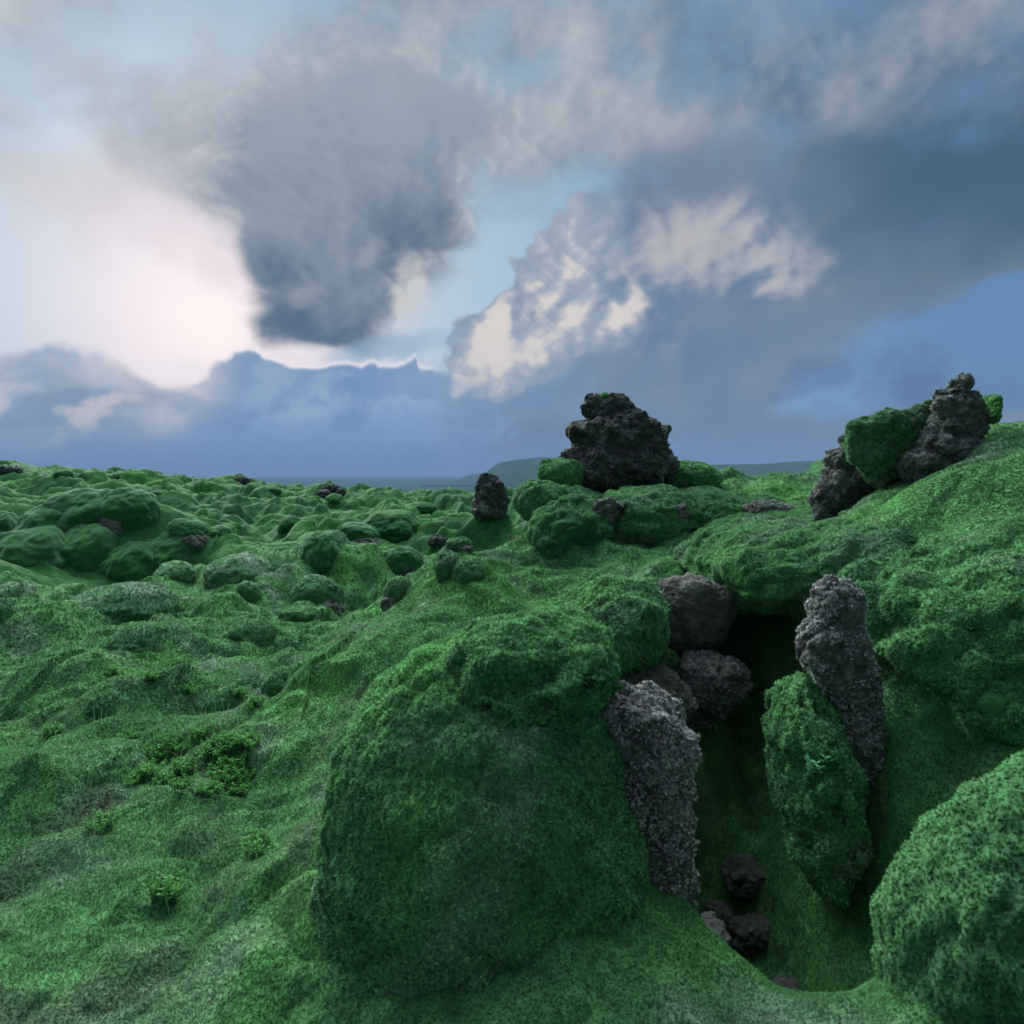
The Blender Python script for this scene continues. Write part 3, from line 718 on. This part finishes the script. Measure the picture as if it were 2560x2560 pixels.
def make_boulders():
    for i, ((px, py, w, h, kind, label, tilt), (c, rad, Y)) in enumerate(zip(BOULDERS, placed)):
        n = int(np.clip(w * .5, 16, 80))
        if kind == 'r':
            u, F = sphere(max(n, 22))
            V = superell(u, 2.2) * rad * (1 + .28 * fbm3(u * 1.9 + i, 3, i))[:, None]
            nn = vnormals(V, F); k = float(min(rad))
            V = V + nn * (k * (.32 * (.55 - cells3(V / (k * .55) + i, i)) + .12 * fbm3(V * 5 / k, 3, i)))[:, None]
            V = V + c
            o = mesh_obj("lava_rock", V, F, M_lava, tint=np.ones((len(V), 3)), origin=c)
            tag(o, label, "rock", "bare lava rocks of the field")
            continue
        V, F = lump_shape(n, c, rad, math.radians(tilt), 200 + i, 2.15, .20, .018, 0)
        grey = .4 if Y < 13 else .0
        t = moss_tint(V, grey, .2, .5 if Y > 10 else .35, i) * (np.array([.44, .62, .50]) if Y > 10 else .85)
        root = V
        if kind == 'b':
            # moss body with a bare stone foot peeping out below
            q, tf, tt, mid, sn = with_tufts(V, F, t, seed=300 + i, dens=.7)
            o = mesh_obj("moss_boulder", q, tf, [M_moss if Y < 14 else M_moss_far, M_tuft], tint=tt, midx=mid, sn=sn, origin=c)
            tag(o, label, "boulder", GROUP)
            u, F2 = sphere(max(24, n // 2))
            sx = 1 if i % 2 else -1
            r2 = rad * (.72, .8, .62); c2 = np.array([sx * rad[0] * .38, -rad[1] * .35, -rad[2] * .52])
            V2 = superell(u, 2.3) * r2 * (1 + .25 * fbm3(u * 2 + i, 3, i + 9))[:, None]
            nn = vnormals(V2, F2); k = float(min(r2))
            V2 = V2 + nn * (k * (.3 * (.55 - cells3(V2 / (k * .6) + i, i)) + .1 * fbm3(V2 * 5 / k, 3, i)))[:, None] + c2
            mesh_obj("bare_rock", V2, F2, M_lava_brown if i % 3 else M_lava, parent=o, tint=np.ones((len(V2), 3)))
        else:
            q, tf, tt, mid, sn = with_tufts(V, F, t, seed=300 + i, dens=.7)
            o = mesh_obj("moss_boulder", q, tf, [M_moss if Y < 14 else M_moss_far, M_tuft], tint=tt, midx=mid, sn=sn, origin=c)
            tag(o, label, "boulder", GROUP)
make_boulders()

# ---------------------------------------------------------------- near ridge: mounds
def mound(name, label, cat, px, py, Y, rx, ry, depth, rot=0, seed=0, n=150, e=2.3, amp=.12, wrinkle=.05, tint=(.3, .3, .3, 0), tuft=None, parent=None, group=None):
    """rounded moss mass: centre, half sizes in photo pixels at depth Y, half depth in metres"""
    c = P(px, py, Y); rad = np.array([rx / FPX * Y, depth, ry / FPX * Y])
    if parent is None and name == 'moss_mound' and Y > 2 and seed not in (11, 12, 13): SKIRT.append((c[0], c[1] + .1, max(rad[0], rad[1]) * 1.1, .22 * rad[2]))
    V, F = lump_shape(n, c, rad, math.radians(rot), seed, e, amp, wrinkle)
    nn = vnormals(V, F)
    V = V + nn * (.035 * (2 * np.abs(fbm3(V * 4.5, 2, seed + 4)) - .5) + .020 * fbm3(V * 9, 3, seed + 5) + .006 * fbm3(V * 40, 2, seed + 6))[:, None]
    t = moss_tint(V, *tint[:3], seed=seed, brown=tint[3])
    q, tf, tt, mid, sn = with_tufts(V, F, t, seed=seed, **(tuft or {}))
    o = mesh_obj(name, q, tf, [M_moss, M_tuft], parent=parent, tint=tt, midx=mid, sn=sn, origin=c if parent is None else parent.location)
    if parent is None: tag(o, label, cat, group)
    return o
shag = dict(length=1.25, size_px=2.1, spread=.95, dark=.35)
G2 = "moss mounds of the near ridge"
mound("moss_mound", "overhanging moss head on the left end of the ridge under the tall black rock", "mound", 1365, 1258, 7.0, 84, 54, .5, -12, 1, 150, 2.4, .1, .06, (.1, .25, .45, 0), group=G2)
mound("moss_mound", "rounded moss roll right of the overhanging head, below the black rock", "mound", 1450, 1266, 7.1, 72, 44, .5, -8, 2, 120, 2.4, .1, .06, (.1, .3, .4, 0), group=G2)
mound("moss_mound", "bulging moss mound left of the grey fissure rock", "mound", 1425, 1338, 6.4, 112, 92, .6, 10, 3, 170, 2.4, .2, .1, (.25, .3, .35, 0), group=G2)
mound("moss_mound", "wide moss mound between the two bare rock streaks under the ridge crest", "mound", 1625, 1305, 6.5, 118, 88, .65, 0, 4, 180, 2.4, .2, .1, (.2, .35, .35, 0), group=G2)
mound("moss_mound", "round moss mound right of the second rock streak", "mound", 1770, 1312, 6.6, 88, 82, .6, -5, 5, 150, 2.4, .1, .07, (.2, .3, .45, .1), group=G2)
mound("moss_mound", "bright smooth mound in the middle of the ridge", "mound", 1915, 1405, 4.55, 185, 100, .9, 6, 6, 200, 2.3, .16, .08, (.3, .5, .1, 0), group=G2)
mound("moss_mound", "small wrinkled mound on the crest of the near slope", "mound", 1265, 1420, 6.3, 70, 46, .4, 14, 7, 110, 2.3, .15, .14, (.2, .1, .5, .1), group=G2)
mound("moss_mound", "grey-green shoulder above the dark cleft", "mound", 2120, 1445, 4.0, 165, 135, .7, 20, 8, 210, 2.3, .2, .1, (.5, .2, .3, .05), group=G2)
mound("moss_mound", "moss shoulder under the moss pad of the craggy outcrop", "mound", 2280, 1312, 4.45, 165, 86, .6, 26, 17, 170, 2.3, .16, .08, (.15, .45, .25, 0), group=G2)
mound("moss_mound", "huge shaggy moss wall filling the right side", "mound", 2405, 1610, 3.2, 300, 240, .8, 12, 9, 260, 2.4, .3, .18, (.35, .2, .45, .05), shag, group=G2)
mound("moss_mound", "blurred moss hump closest to the camera at the lower right", "mound", 3030, 2540, 1.7, 800, 690, .45, 0, 10, 150, 2.2, .06, .04, (.25, .35, .2, 0), dict(size_px=3, size_min=.007), group=G2)
mound("moss_mound", "large domed moss mound in the near centre with a pale left rim", "mound", 1215, 2150, 2.5, 395, 555, .62, 0, 11, 260, 2.2, .05, .03, (.4, .4, .15, .02), dict(size_px=2.5, length=1.25, spread=1.1, dark=.3), group=G2)
mound("moss_mound", "dark bushy hummock with long coarse moss above the domed mound", "mound", 1335, 1660, 2.45, 200, 112, .36, 4, 12, 200, 2.3, .26, .14, (.05, .08, .85, .3), dict(length=1.4, size_px=2.4, spread=1.0, dark=.4), group=G2)
mound("moss_mound", "green lobe at the foot of the lichen-covered pillar", "mound", 2035, 1960, 2.84, 84, 235, .32, 6, 13, 130, 2.4, .3, .12, (.3, .15, .4, .05), shag, group=G2)
mound("moss_mound", "mossy bank between the bare boulder and the dark hummock", "mound", 1545, 1560, 4.0, 110, 110, .5, 0, 14, 150, 2.4, .12, .09, (.45, .15, .35, .1), shag, group=G2)
mound("moss_mound", "soft moss hump on the crest right of the tall black rock", "mound", 1715, 1196, 8.0, 78, 42, .5, 0, 15, 90, 2.3, .12, .08, (.1, .4, .2, 0), group=G2)

# ---------------------------------------------------------------- bare lava, built up from left/right outlines with real thickness
def loft(prof, Y, thick, seed, n=(260, 220), lumps=.06, cell=.11, rough=.02, yshift=0.0, power=2.3):
    """prof: (row, left column, right column) from the top down; thick: depth as a share of the width"""
    prof = sorted(prof)
    rows = np.array([p[0] for p in prof], float)
    v = np.linspace(0, 1, n[0]); v = .5 - .5 * np.cos(v * math.pi) * (.35 + .65 * np.abs(np.cos(v * math.pi)) ** .0)
    py = rows[0] + (rows[-1] - rows[0]) * v
    l = np.interp(py, rows, [p[1] for p in prof]); r = np.interp(py, rows, [p[2] for p in prof])
    cap = np.sqrt(np.clip(1 - np.clip(1 - v / .03, 0, 1) ** 2, 0, 1)) * np.sqrt(np.clip(1 - np.clip(1 - (1 - v) / .03, 0, 1) ** 2, 0, 1))
    cx, hw = (l + r) / 2, (r - l) / 2 * cap
    wmax = np.convolve(np.pad(hw, 20, mode='edge'), np.ones(41) / 41, 'valid')
    th = np.linspace(0, 2 * math.pi, n[1], endpoint=False)
    c, s = np.cos(th), np.sin(th)
    sc = (np.abs(c) ** power + np.abs(s) ** power) ** (-1 / power)
    X = cx[:, None] + hw[:, None] * (c * sc)[None]
    D = (wmax * cap / FPX * Y * thick)[:, None] * (s * sc)[None]
    Z = np.repeat(py[:, None], n[1], 1)
    V = np.stack([(X - 1280) / FPX * Y, Y + yshift + D, EYE + (HORIZON - Z) / FPX * Y], -1).reshape(-1, 3)
    i = np.arange(n[0] * n[1]).reshape(n); j = np.roll(i, -1, 1)
    q = np.stack([i[:-1], j[:-1], j[1:], i[1:]], -1).reshape(-1, 4)
    F = np.concatenate([q[:, [0, 1, 2]], q[:, [0, 2, 3]]])
    ctr = V.mean(0); ctr[2] = 0
    nn = vnormals(V, F)
    if ((V - V.mean(0)) * nn).sum() < 0: F = F[:, ::-1]; nn = -nn
    W = V + .05 * np.stack([noise3(V * 6, seed + 1), noise3(V * 6 + 9, seed + 2), noise3(V * 6 + 5, seed + 3)], 1)
    a = cells3(W / cell, seed); b = cells3(W / (cell * .42), seed + 5)
    d = lumps * (.55 - a) + lumps * .5 * (.55 - b) + rough * fbm3(V * 25, 3, seed + 8, .6) + lumps * .5 * fbm3(V * 3.2, 3, seed + 9)
    V = V + nn * d[:, None]
    return V, F
def rock(name, V, F, mat, label=None, cat="rock", group=None, parent=None, origin=None, lichen=None, seed=0):
    t = np.repeat((1 + .5 * fbm3(V * 5, 3, seed + 70))[:, None], 3, 1)
    mats, mid, sn = mat, None, None
    if lichen:                                               # grey crusty sprigs growing on the stone
        keep = np.clip(fbm3(V * lichen.pop('f', 5), 3, seed + 71) * 3 + lichen.pop('share', .4), 0, 1)
        col = np.array(lichen.pop('col', (.16, .18, .18)))
        lt = col * (1 + .35 * fbm3(V * 9, 3, seed + 72))[:, None]
        q, tf, tt, sn = tufts(V, F, lt, keep=keep, seed=seed, **lichen)
        mid = np.concatenate([np.zeros(len(F), int), np.ones(len(tf), int)])
        sn = np.concatenate([vnormals(V, F), sn]); F = np.concatenate([F, tf + len(V)]); V = np.concatenate([V, q]); t = np.concatenate([t, tt]); mats = [mat, M_tuft]
    org = origin if origin is not None else (V.mean(0) * (1, 1, 0) + (0, 0, V[:, 2].min()))
    o = mesh_obj(name, V, F, mats, parent=parent, tint=t, midx=mid, sn=sn, origin=org if parent is None else parent.location)
    if parent is None: tag(o, label, cat, group)
    return o
def sc(pts, k, ox, oy): return [(oy + y / k, ox + a / k, ox + b / k) for y, a, b in pts]

# the tall black rock on the ridge
base = P(1530, 1235, 7.7)
tall = empty("lava_rock", base, "tall black craggy rock with a mossy cap standing on the ridge", "rock")
prof = sc([(624, 318, 396), (636, 288, 432), (655, 274, 452), (685, 278, 486), (703, 296, 518), (718, 298, 538), (724, 238, 548), (735, 214, 556), (750, 210, 566), (775, 236, 568), (790, 250, 562),
           (802, 250, 566), (815, 238, 572), (830, 218, 582), (860, 196, 596), (890, 172, 604), (915, 172, 606), (945, 190, 560), (975, 250, 470), (1010, 290, 400)], 1.509, 1280, 580)
prof = [(a, 1530 + (l - 1530) * 1.06, 1530 + (r - 1530) * 1.06) for a, l, r in prof]
V, F = loft(prof, 7.7, .75, 21, (300, 260), .115, .19, .028)
rock("rock_body", V, F, M_lava, parent=tall, seed=21, lichen=dict(share=.05, f=6, col=(.12, .13, .13), size_px=2.0, blades=4, dens=.5))
mound("moss_cap", None, None, 1540, 1006, 7.72, 42, 15, .2, -24, 31, 60, 2.2, .12, .08, (0, .7, .1, 0), parent=tall)
mound("moss_pad", None, None, 1405, 1190, 7.5, 62, 44, .36, 0, 33, 60, 2.2, .15, .08, (.1, .4, .3, 0), parent=tall)

# the lone spire out in the field
Ys = SPIRE_Y - .15
prof = sc([(160, 1096, 1118), (180, 1076, 1146), (200, 1066, 1166), (240, 1056, 1196), (280, 1050, 1210), (320, 1048, 1218), (345, 1046, 1216), (380, 1046, 1210), (405, 1050, 1200), (425, 1060, 1190)], 2.147, 700, 1100)
V, F = loft(prof, Ys, .7, 41, (180, 150), .16, .4, .04)
rock("lava_spire", V, F, M_lava, "lone dark lava spire rising from the moss field in front of the hills", "rock", seed=41)

# the outcrop on the right: spire, lower crags, moss pad between
base = P(2250, 1290, 5.5)
crag = empty("lava_outcrop", base, "craggy lava outcrop with a hooked spire and a thick moss pad on its left back", "rock")
prof = sc([(98, 1580, 1638), (108, 1566, 1646), (122, 1556, 1636), (140, 1545, 1612), (152, 1536, 1640), (164, 1532, 1692), (190, 1520, 1706), (230, 1512, 1718), (262, 1502, 1736), (300, 1490, 1730), (340, 1478, 1722),
           (400, 1400, 1702), (450, 1378, 1682), (500, 1335, 1655), (545, 1350, 1630), (590, 1400, 1610), (640, 1450, 1590)], 1.932, 1560, 900)
V, F = loft(prof, 4.6, .75, 51, (320, 260), .085, .13, .02)
rock("rock_spire", V, F, M_lava_grey, parent=crag, seed=51, lichen=dict(share=.3, f=6, col=(.11, .12, .125), size_px=2.2, blades=5, dens=.7))
prof = sc([(280, 1180, 1500), (320, 1110, 1500), (360, 1075, 1500), (420, 1050, 1500), (480, 1010, 1480), (540, 985, 1440), (600, 938, 1300), (650, 914, 1160), (700, 918, 1110), (750, 936, 1080), (800, 960, 1060), (840, 970, 1040)], 1.932, 1560, 900)
V, F = loft(prof, 5.1, .6, 53, (280, 220), .09, .14, .02)
rock("rock_base", V, F, M_lava_grey, parent=crag, seed=53, lichen=dict(share=.3, f=6, col=(.11, .12, .125), size_px=2.2, blades=5, dens=.7))
prof = sc([(208, 1440, 1500), (225, 1380, 1525), (250, 1300, 1512), (290, 1180, 1492), (330, 1112, 1445), (380, 1084, 1392), (430, 1082, 1385), (480, 1098, 1380), (540, 1150, 1330), (590, 1190, 1280), (620, 1210, 1250)], 1.932, 1560, 900)
V, F = loft(prof, 4.8, .6, 55, (260, 220), .085, .2, .014)
t = .9 * moss_tint(V, .5, .05, .45, 55)
q, tf, tt, mid, sn = with_tufts(V, F, t, seed=55, length=1.2)
mesh_obj("moss_pad", q, tf, [M_moss, M_tuft], parent=crag, tint=tt, midx=mid, sn=sn, origin=crag.location)
mound("moss_fringe", None, None, 2452, 1030, 4.7, 10, 40, .18, -8, 57, 60, 2.2, .15, .08, (0, .6, .2, 0), parent=crag)

# bare streaks between the mounds
V, F = loft([(1245, 1490, 1528), (1262, 1485, 1560), (1290, 1488, 1545), (1330, 1495, 1530), (1370, 1490, 1532), (1400, 1470, 1520), (1425, 1475, 1505)], 6.05, .8, 61, (170, 120), .045, .09, .014)
rock("fissure_rock", V, F, M_lava_grey, "pale grey rock streak between two moss mounds left of the ridge middle", "rock", "bare rock streaks in the moss", seed=61)
V, F = loft([(1262, 1690, 1712), (1290, 1684, 1722), (1330, 1688, 1724), (1365, 1702, 1735), (1392, 1722, 1748)], 5.95, .9, 63, (150, 110), .04, .08, .014)
rock("fissure_rock", V, F, M_lava_grey, "narrow dark rock streak in the moss right of the pale one", "rock", "bare rock streaks in the moss", seed=63)
V, F = loft([(1255, 1880, 1930), (1270, 1860, 1985), (1290, 1862, 1990), (1310, 1880, 1970)], 6.15, .7, 65, (110, 180), .035, .07, .014)
rock("lichen_rock", V, F, M_lava_brown, "low brown rock ledge crusted with grey lichen below the ridge crest", "rock", seed=65, lichen=dict(share=.5, size_px=2.2))

# boulders of the dark cleft
V, F = loft([(1445, 1690, 1790), (1462, 1655, 1815), (1490, 1634, 1828), (1530, 1626, 1832), (1570, 1634, 1820), (1610, 1660, 1795), (1640, 1690, 1775), (1660, 1705, 1765), (1680, 1720, 1750)], 4.05, .62, 71, (260, 240), .06, .2, .018, power=2.0)
rock("lava_boulder", V, F, M_lava_brown, "bare grey-brown boulder standing on edge left of the dark cleft", "rock", seed=71)
V, F = loft([(1640, 1720, 1800), (1665, 1700, 1870), (1700, 1690, 1880), (1740, 1700, 1850), (1790, 1720, 1800), (1820, 1730, 1780)], 3.85, .7, 73, (200, 200), .05, .12, .02)
rock("lava_boulder", V, F, M_lava_brown, "ragged dark stone under the bare boulder, grey lichen on its right edge", "rock", seed=73, lichen=dict(share=.35, f=5, size_px=2.0, length=1.0))
V, F = loft([(1650, 1570, 1640), (1675, 1530, 1680), (1710, 1500, 1720), (1750, 1510, 1740), (1790, 1540, 1720)], 3.7, .7, 75, (170, 200), .04, .12, .02)
rock("lava_boulder", V, F, M_lava_brown, "brown earthy rock ledge above the lichen bush", "rock", seed=75, lichen=dict(share=.2, f=5, size_px=2.0, length=1.0))
V, F = loft([(1715, 1530, 1590), (1740, 1480, 1650), (1790, 1448, 1700), (1850, 1438, 1722), (1910, 1440, 1724), (1960, 1450, 1716), (2040, 1446, 1716), (2200, 1440, 1720), (2350, 1460, 1700)], 2.42, .8, 77, (260, 240), .06, .09, .02)
rock("lichen_boulder", V, F, M_lava_grey, "boulder overgrown with curly grey lichen in the near middle", "rock", seed=77, lichen=dict(share=.75, f=4, col=(.19, .21, .205), size_px=2.2, length=1.1, spread=1.2, dark=.45))
V, F = loft([(1450, 2060, 2110), (1490, 2046, 2140), (1560, 2018, 2150), (1600, 2002, 2160), (1650, 1996, 2175), (1700, 2040, 2185), (1760, 2075, 2190), (1800, 2050, 2190), (1830, 2036, 2190), (1880, 2046, 2195), (1930, 2066, 2190), (2000, 2076, 2180)], 2.85, 1.0, 79, (300, 200), .045, .08, .016)
rock("lava_pillar", V, F, M_lava_grey, "upright lava pillar with pale lichen at the right side of the dark cleft", "rock", seed=79, lichen=dict(share=.55, f=5, col=(.17, .195, .195), size_px=2.0, length=1.0, spread=1.2, dark=.4))

_r = np.random.default_rng(31)
for i in range(16):
    Y = _r.uniform(2.55, 3.6); px = 1850 + _r.normal() * 75; w = _r.uniform(22, 75)
    c = P(px, 1900, Y); c[2] = ground(np.array([c[0]]), np.array([c[1]]))[0] + .02
    u, F = sphere(36); rad = np.array([1, .9, .7]) * w / FPX * Y
    V = superell(u, 2.6) * rad * (1 + .35 * fbm3(u * 1.8 + i * 3, 3, 700 + i))[:, None]
    V = V + vnormals(V, F) * (.35 * rad[2] * (.5 - cells3(V / rad[0] * 2.2 + i, 710 + i)))[:, None] + c
    rock("lava_rock", V, F, M_lava_brown, "one of the dark stones lying on the floor of the dark cleft", "rock", "stones on the floor of the cleft", seed=720 + i)

# ---------------------------------------------------------------- terrain sheet
def make_terrain():
    az = np.concatenate([np.linspace(-180, -48, 60, endpoint=False), np.linspace(-48, -40, 60, endpoint=False), np.linspace(-40, 40, 1180), np.linspace(40, 48, 60)[1:], np.linspace(48, 180, 60)[1:]])
    r = np.concatenate([np.geomspace(.15, 1.6, 60, endpoint=False), np.geomspace(1.6, 16, 680, endpoint=False), np.geomspace(16, 110, 420, endpoint=False), np.geomspace(110, 14000, 110)])
    A, R = np.meshgrid(np.radians(az), r, indexing='ij')
    x, y = (np.sin(A) * R).ravel(), (np.cos(A) * R).ravel()
    z = base_height(x, y) + relief(x, y)
    V = np.stack([x, y, z], 1)
    F = grid_faces(len(az), len(r))[:, ::-1]
    nn = vnormals(V, F)
    if nn[:, 2].mean() < 0: F = F[:, ::-1]; nn = -nn
    d = np.hypot(x, y); near = d < 30
    k = np.zeros(len(V)); q = V[near]
    k[near] = (.007 * fbm3(q * 11, 2, 401) + .004 * fbm3(q * 45, 2, 405)) * np.clip((30 - d[near]) / 15, 0, 1)
    V = V + nn * k[:, None]
    near = d < 160
    t = np.repeat(GREEN[None] * np.array([.44, .62, .5]), len(V), 0)
    a = np.degrees(np.arctan2(x, y))
    t1 = moss_tint(V[near], .36, .42, .28, 0)
    t2 = np.array([.44, .62, .50]) * moss_tint(V[near] * .35, .0, .4, .4, 3)
    w = sstep(8, 16, d[near])[:, None]
    t[near] = t1 * (1 - w) + t2 * w
    m = (d < 5.5) & (a < -12)
    brown = np.clip(fbm3(V[m] * 2.2, 4, 431) * 2.5 - .1, 0, .7)[:, None]
    t[m] = t[m] * (1 - brown) + np.array([.05, .075, .045]) * brown
    q, tf, tt, mid, sn = with_tufts(V, F, t, seed=99, dens=.8)
    fd = np.linalg.norm(q[tf[:, 0], :2], axis=1); mid = np.where(fd > 260, 2, mid)
    o = mesh_obj("terrain", q, tf, [M_moss_far, M_tuft, M_hill], tint=tt, midx=mid, sn=sn)
    structure(o, "rolling lava field carpeted with thick green moss")
make_terrain()

# ---------------------------------------------------------------- grass and small leafy plants
_ga, _gr = np.meshgrid(np.linspace(-.75, .75, 700), np.geomspace(1.2, 16, 600), indexing='ij')
_gz = ground((np.sin(_ga) * _gr).ravel(), (np.cos(_ga) * _gr).ravel()).reshape(_ga.shape)
def ray_ground(px, py, y0=1.6):
    Y = np.exp(np.linspace(math.log(y0), math.log(10), 500))
    x, z = (px - 1280) / FPX * Y, EYE + (HORIZON - py) / FPX * Y
    i = np.clip((np.arctan2(x, Y) + .75) / 1.5 * 699, 0, 699).astype(int); j = np.clip(np.log(np.hypot(x, Y) / 1.2) / math.log(16 / 1.2) * 599, 0, 599).astype(int)
    h = _gz[i, j]; k = int(np.argmax(z < h))
    return np.array([x[k], Y[k], h[k]])
def blades(pts, seed, hgt, wid, lean, col):
    r_ = np.random.default_rng(seed); n = len(pts); k = 4
    h = r_.uniform(*hgt, n); w = r_.uniform(*wid, n); th = r_.uniform(0, 6.28, n); ph = r_.uniform(0, 6.28, n)
    ln = r_.uniform(.1, 1, n) * lean
    V, F, T = [], [], []
    side = np.stack([np.cos(ph), np.sin(ph), 0 * ph], 1)
    bend = np.stack([np.cos(th), np.sin(th), 0 * th], 1)
    tint = col[r_.integers(0, len(col), n)] * r_.uniform(.7, 1.3, (n, 1))
    for j in range(k + 1):
        s = j / k
        c = pts + bend * (ln * h * s * s)[:, None] + np.array([0, 0, 1]) * (h * s * (1 - .3 * ln * s))[:, None]
        ww = (w * (1 - s) ** .7 * .5 + 1e-5)[:, None]
        V += [c - side * ww, c + side * ww]
    V = np.stack(V, 1)                                        # blade, 2(k+1), 3
    base = np.arange(n)[:, None] * (2 * (k + 1))
    for j in range(k):
        a = 2 * j
        F += [base + [a, a + 1, a + 3], base + [a, a + 3, a + 2]]
    F = np.concatenate(F)
    return V.reshape(-1, 3), F, np.repeat(tint, 2 * (k + 1), 0)
def make_grass():
    r_ = np.random.default_rng(5)
    pts = []
    spots = [(430, 1850, 240, 70, 300), (230, 1790, 170, 40, 160), (90, 1890, 180, 80, 260), (300, 1930, 260, 70, 240), (520, 1780, 120, 40, 70), (120, 2100, 320, 140, 420), (480, 2160, 320, 160, 260), (40, 2300, 320, 180, 260)]
    for px, py, sx, sy, n in spots:
        for _ in range(n):
            pts.append(ray_ground(px + r_.normal() * sx * .5, py + r_.normal() * sy * .5))
    V, F, T = blades(np.array(pts), 8, (.05, .17), (.0018, .0038), 1.2, np.array([(.06, .2, .06), (.07, .2, .09), (.05, .17, .06), (.10, .18, .09)]))
    o = mesh_obj("grass", V, F, M_leaf, tint=T)
    tag(o, "thin scattered grass blades in the moss at the near left", "grass", kind='stuff')
make_grass()
def leafy(loc, seed, stems, hgt, leaf, col):
    """low plant: upright stems set with small oval leaves; returns stem and leaf meshes"""
    r_ = np.random.default_rng(seed)
    SV, SF, LV, LF, LT = [], [], [], [], []
    for s in range(stems):
        a, rad = r_.uniform(0, 6.28), r_.uniform(0, .06)
        b = loc + np.array([math.cos(a) * rad, math.sin(a) * rad, -.01])
        h = hgt * r_.uniform(.55, 1.2); out = np.array([math.cos(a), math.sin(a), 0]) * h * r_.uniform(.05, .55)
        pts = [b + out * t * t + np.array([0, 0, h * t]) for t in np.linspace(0, 1, 5)]
        o = len(SV)
        for j, p in enumerate(pts):
            w = .0022 * (1 - .7 * j / 4)
            for q in range(3): SV.append(p + w * np.array([math.cos(q * 2.09), math.sin(q * 2.09), 0]))
        for j in range(4):
            for q in range(3):
                i0, i1 = o + j * 3 + q, o + j * 3 + (q + 1) % 3
                SF += [(i0, i1, i1 + 3), (i0, i1 + 3, i0 + 3)]
        m = int(r_.integers(9, 16))
        for j in range(m):
            t = .25 + .75 * j / m; p = b + out * t * t + np.array([0, 0, h * t])
            ph = j * 2.4 + r_.uniform(-.4, .4); el = r_.uniform(.1, .9)
            d = np.array([math.cos(ph) * math.cos(el), math.sin(ph) * math.cos(el), math.sin(el)])
            sd = np.cross(d, (0, 0, 1)); sd /= np.linalg.norm(sd); up = np.cross(sd, d)
            L = leaf * r_.uniform(.7, 1.25); W = L * .28
            o2 = len(LV)
            LV += [p, p + d * L * .35 + sd * W + up * L * .06, p + d * L * .75 + sd * W * .7 + up * L * .05, p + d * L, p + d * L * .75 - sd * W * .7 + up * L * .05, p + d * L * .35 - sd * W + up * L * .06, p + d * L * .5]
            LF += [(o2 + 6, o2 + k, o2 + (k + 1) % 6) for k in range(6)]
            LT += [np.array(col[r_.integers(0, len(col))]) * r_.uniform(.7, 1.3)] * 7
    return np.array(SV), np.array(SF), np.array(LV), np.array(LF), np.array(LT)
SHRUBS = [(395, 1905, "leafy bright green plant at the left end of the near plant patch"), (470, 1925, "leafy plant in front of the patch, left of its middle"), (530, 1895, "tallest leafy plant in the near plant patch"),
          (585, 1930, "leafy plant at the right end of the near plant patch"), (620, 1870, "leafy plant at the back of the near patch by the moss slope"), (500, 1850, "leafy plant in a small clump behind the near patch"),
          (365, 1945, "leafy plant low at the front left of the near patch"), (440, 1955, "leafy plant lowest in the front of the near patch"), (560, 1960, "leafy plant at the front right of the near patch"),
          (470, 1735, "small leafy plant beside the pale shaggy-fronted cushion"), (640, 1765, "small leafy plant at the foot of the near slope"), (290, 1690, "dark leafy plant in the hollow behind the grass"),
          (380, 1700, "dark leafy plant right of the hollow"), (600, 1745, "small leafy plant right under the pale cushion"), (140, 1840, "leafy plant among the grass at the left"),
          (650, 2130, "leafy plant alone on the bare moss at the bottom"), (420, 2250, "leafy plant in the grass nearest to the camera"), (250, 2080, "leafy plant between grass blades at the lower left")]
def plant(p, label, parts):
    SV, SF, LV, LF, LT = parts
    o = mesh_obj("leafy_plant", np.concatenate([SV, LV]), np.concatenate([SF, LF + len(SV)]), M_leaf, tint=np.concatenate([np.full((len(SV), 3), .05), LT]), origin=p)
    tag(o, label, "plant", "small leafy plants in the moss")
def make_shrubs():
    for i, (px, py, label) in enumerate(SHRUBS):
        p = ray_ground(px, py)
        big = py > 1830
        plant(p, label, leafy(p, 900 + i, 34 if big else 22, .075 if big else .06, .019, [(.05, .2, .035), (.07, .26, .045), (.035, .15, .03), (.08, .25, .07)]))
    r_ = np.random.default_rng(77)
    for i in range(30):                                       # the crowded patch: plants nothing tells apart
        px, py = r_.uniform(290, 640), r_.uniform(1840, 1985)
        p = ray_ground(px, py)
        plant(p, "one of the small leafy plants crowded together in the near-left patch", leafy(p, 1000 + i, 26, .05, .016, [(.05, .2, .035), (.07, .26, .045), (.035, .15, .03)]))
    p = P(2057, 1935, 2.62)
    plant(p, "pale green leafy plant at the foot of the lichen pillar in the dark cleft", leafy(p, 950, 14, .11, .026, [(.045, .22, .08), (.055, .25, .10)]))
make_shrubs()
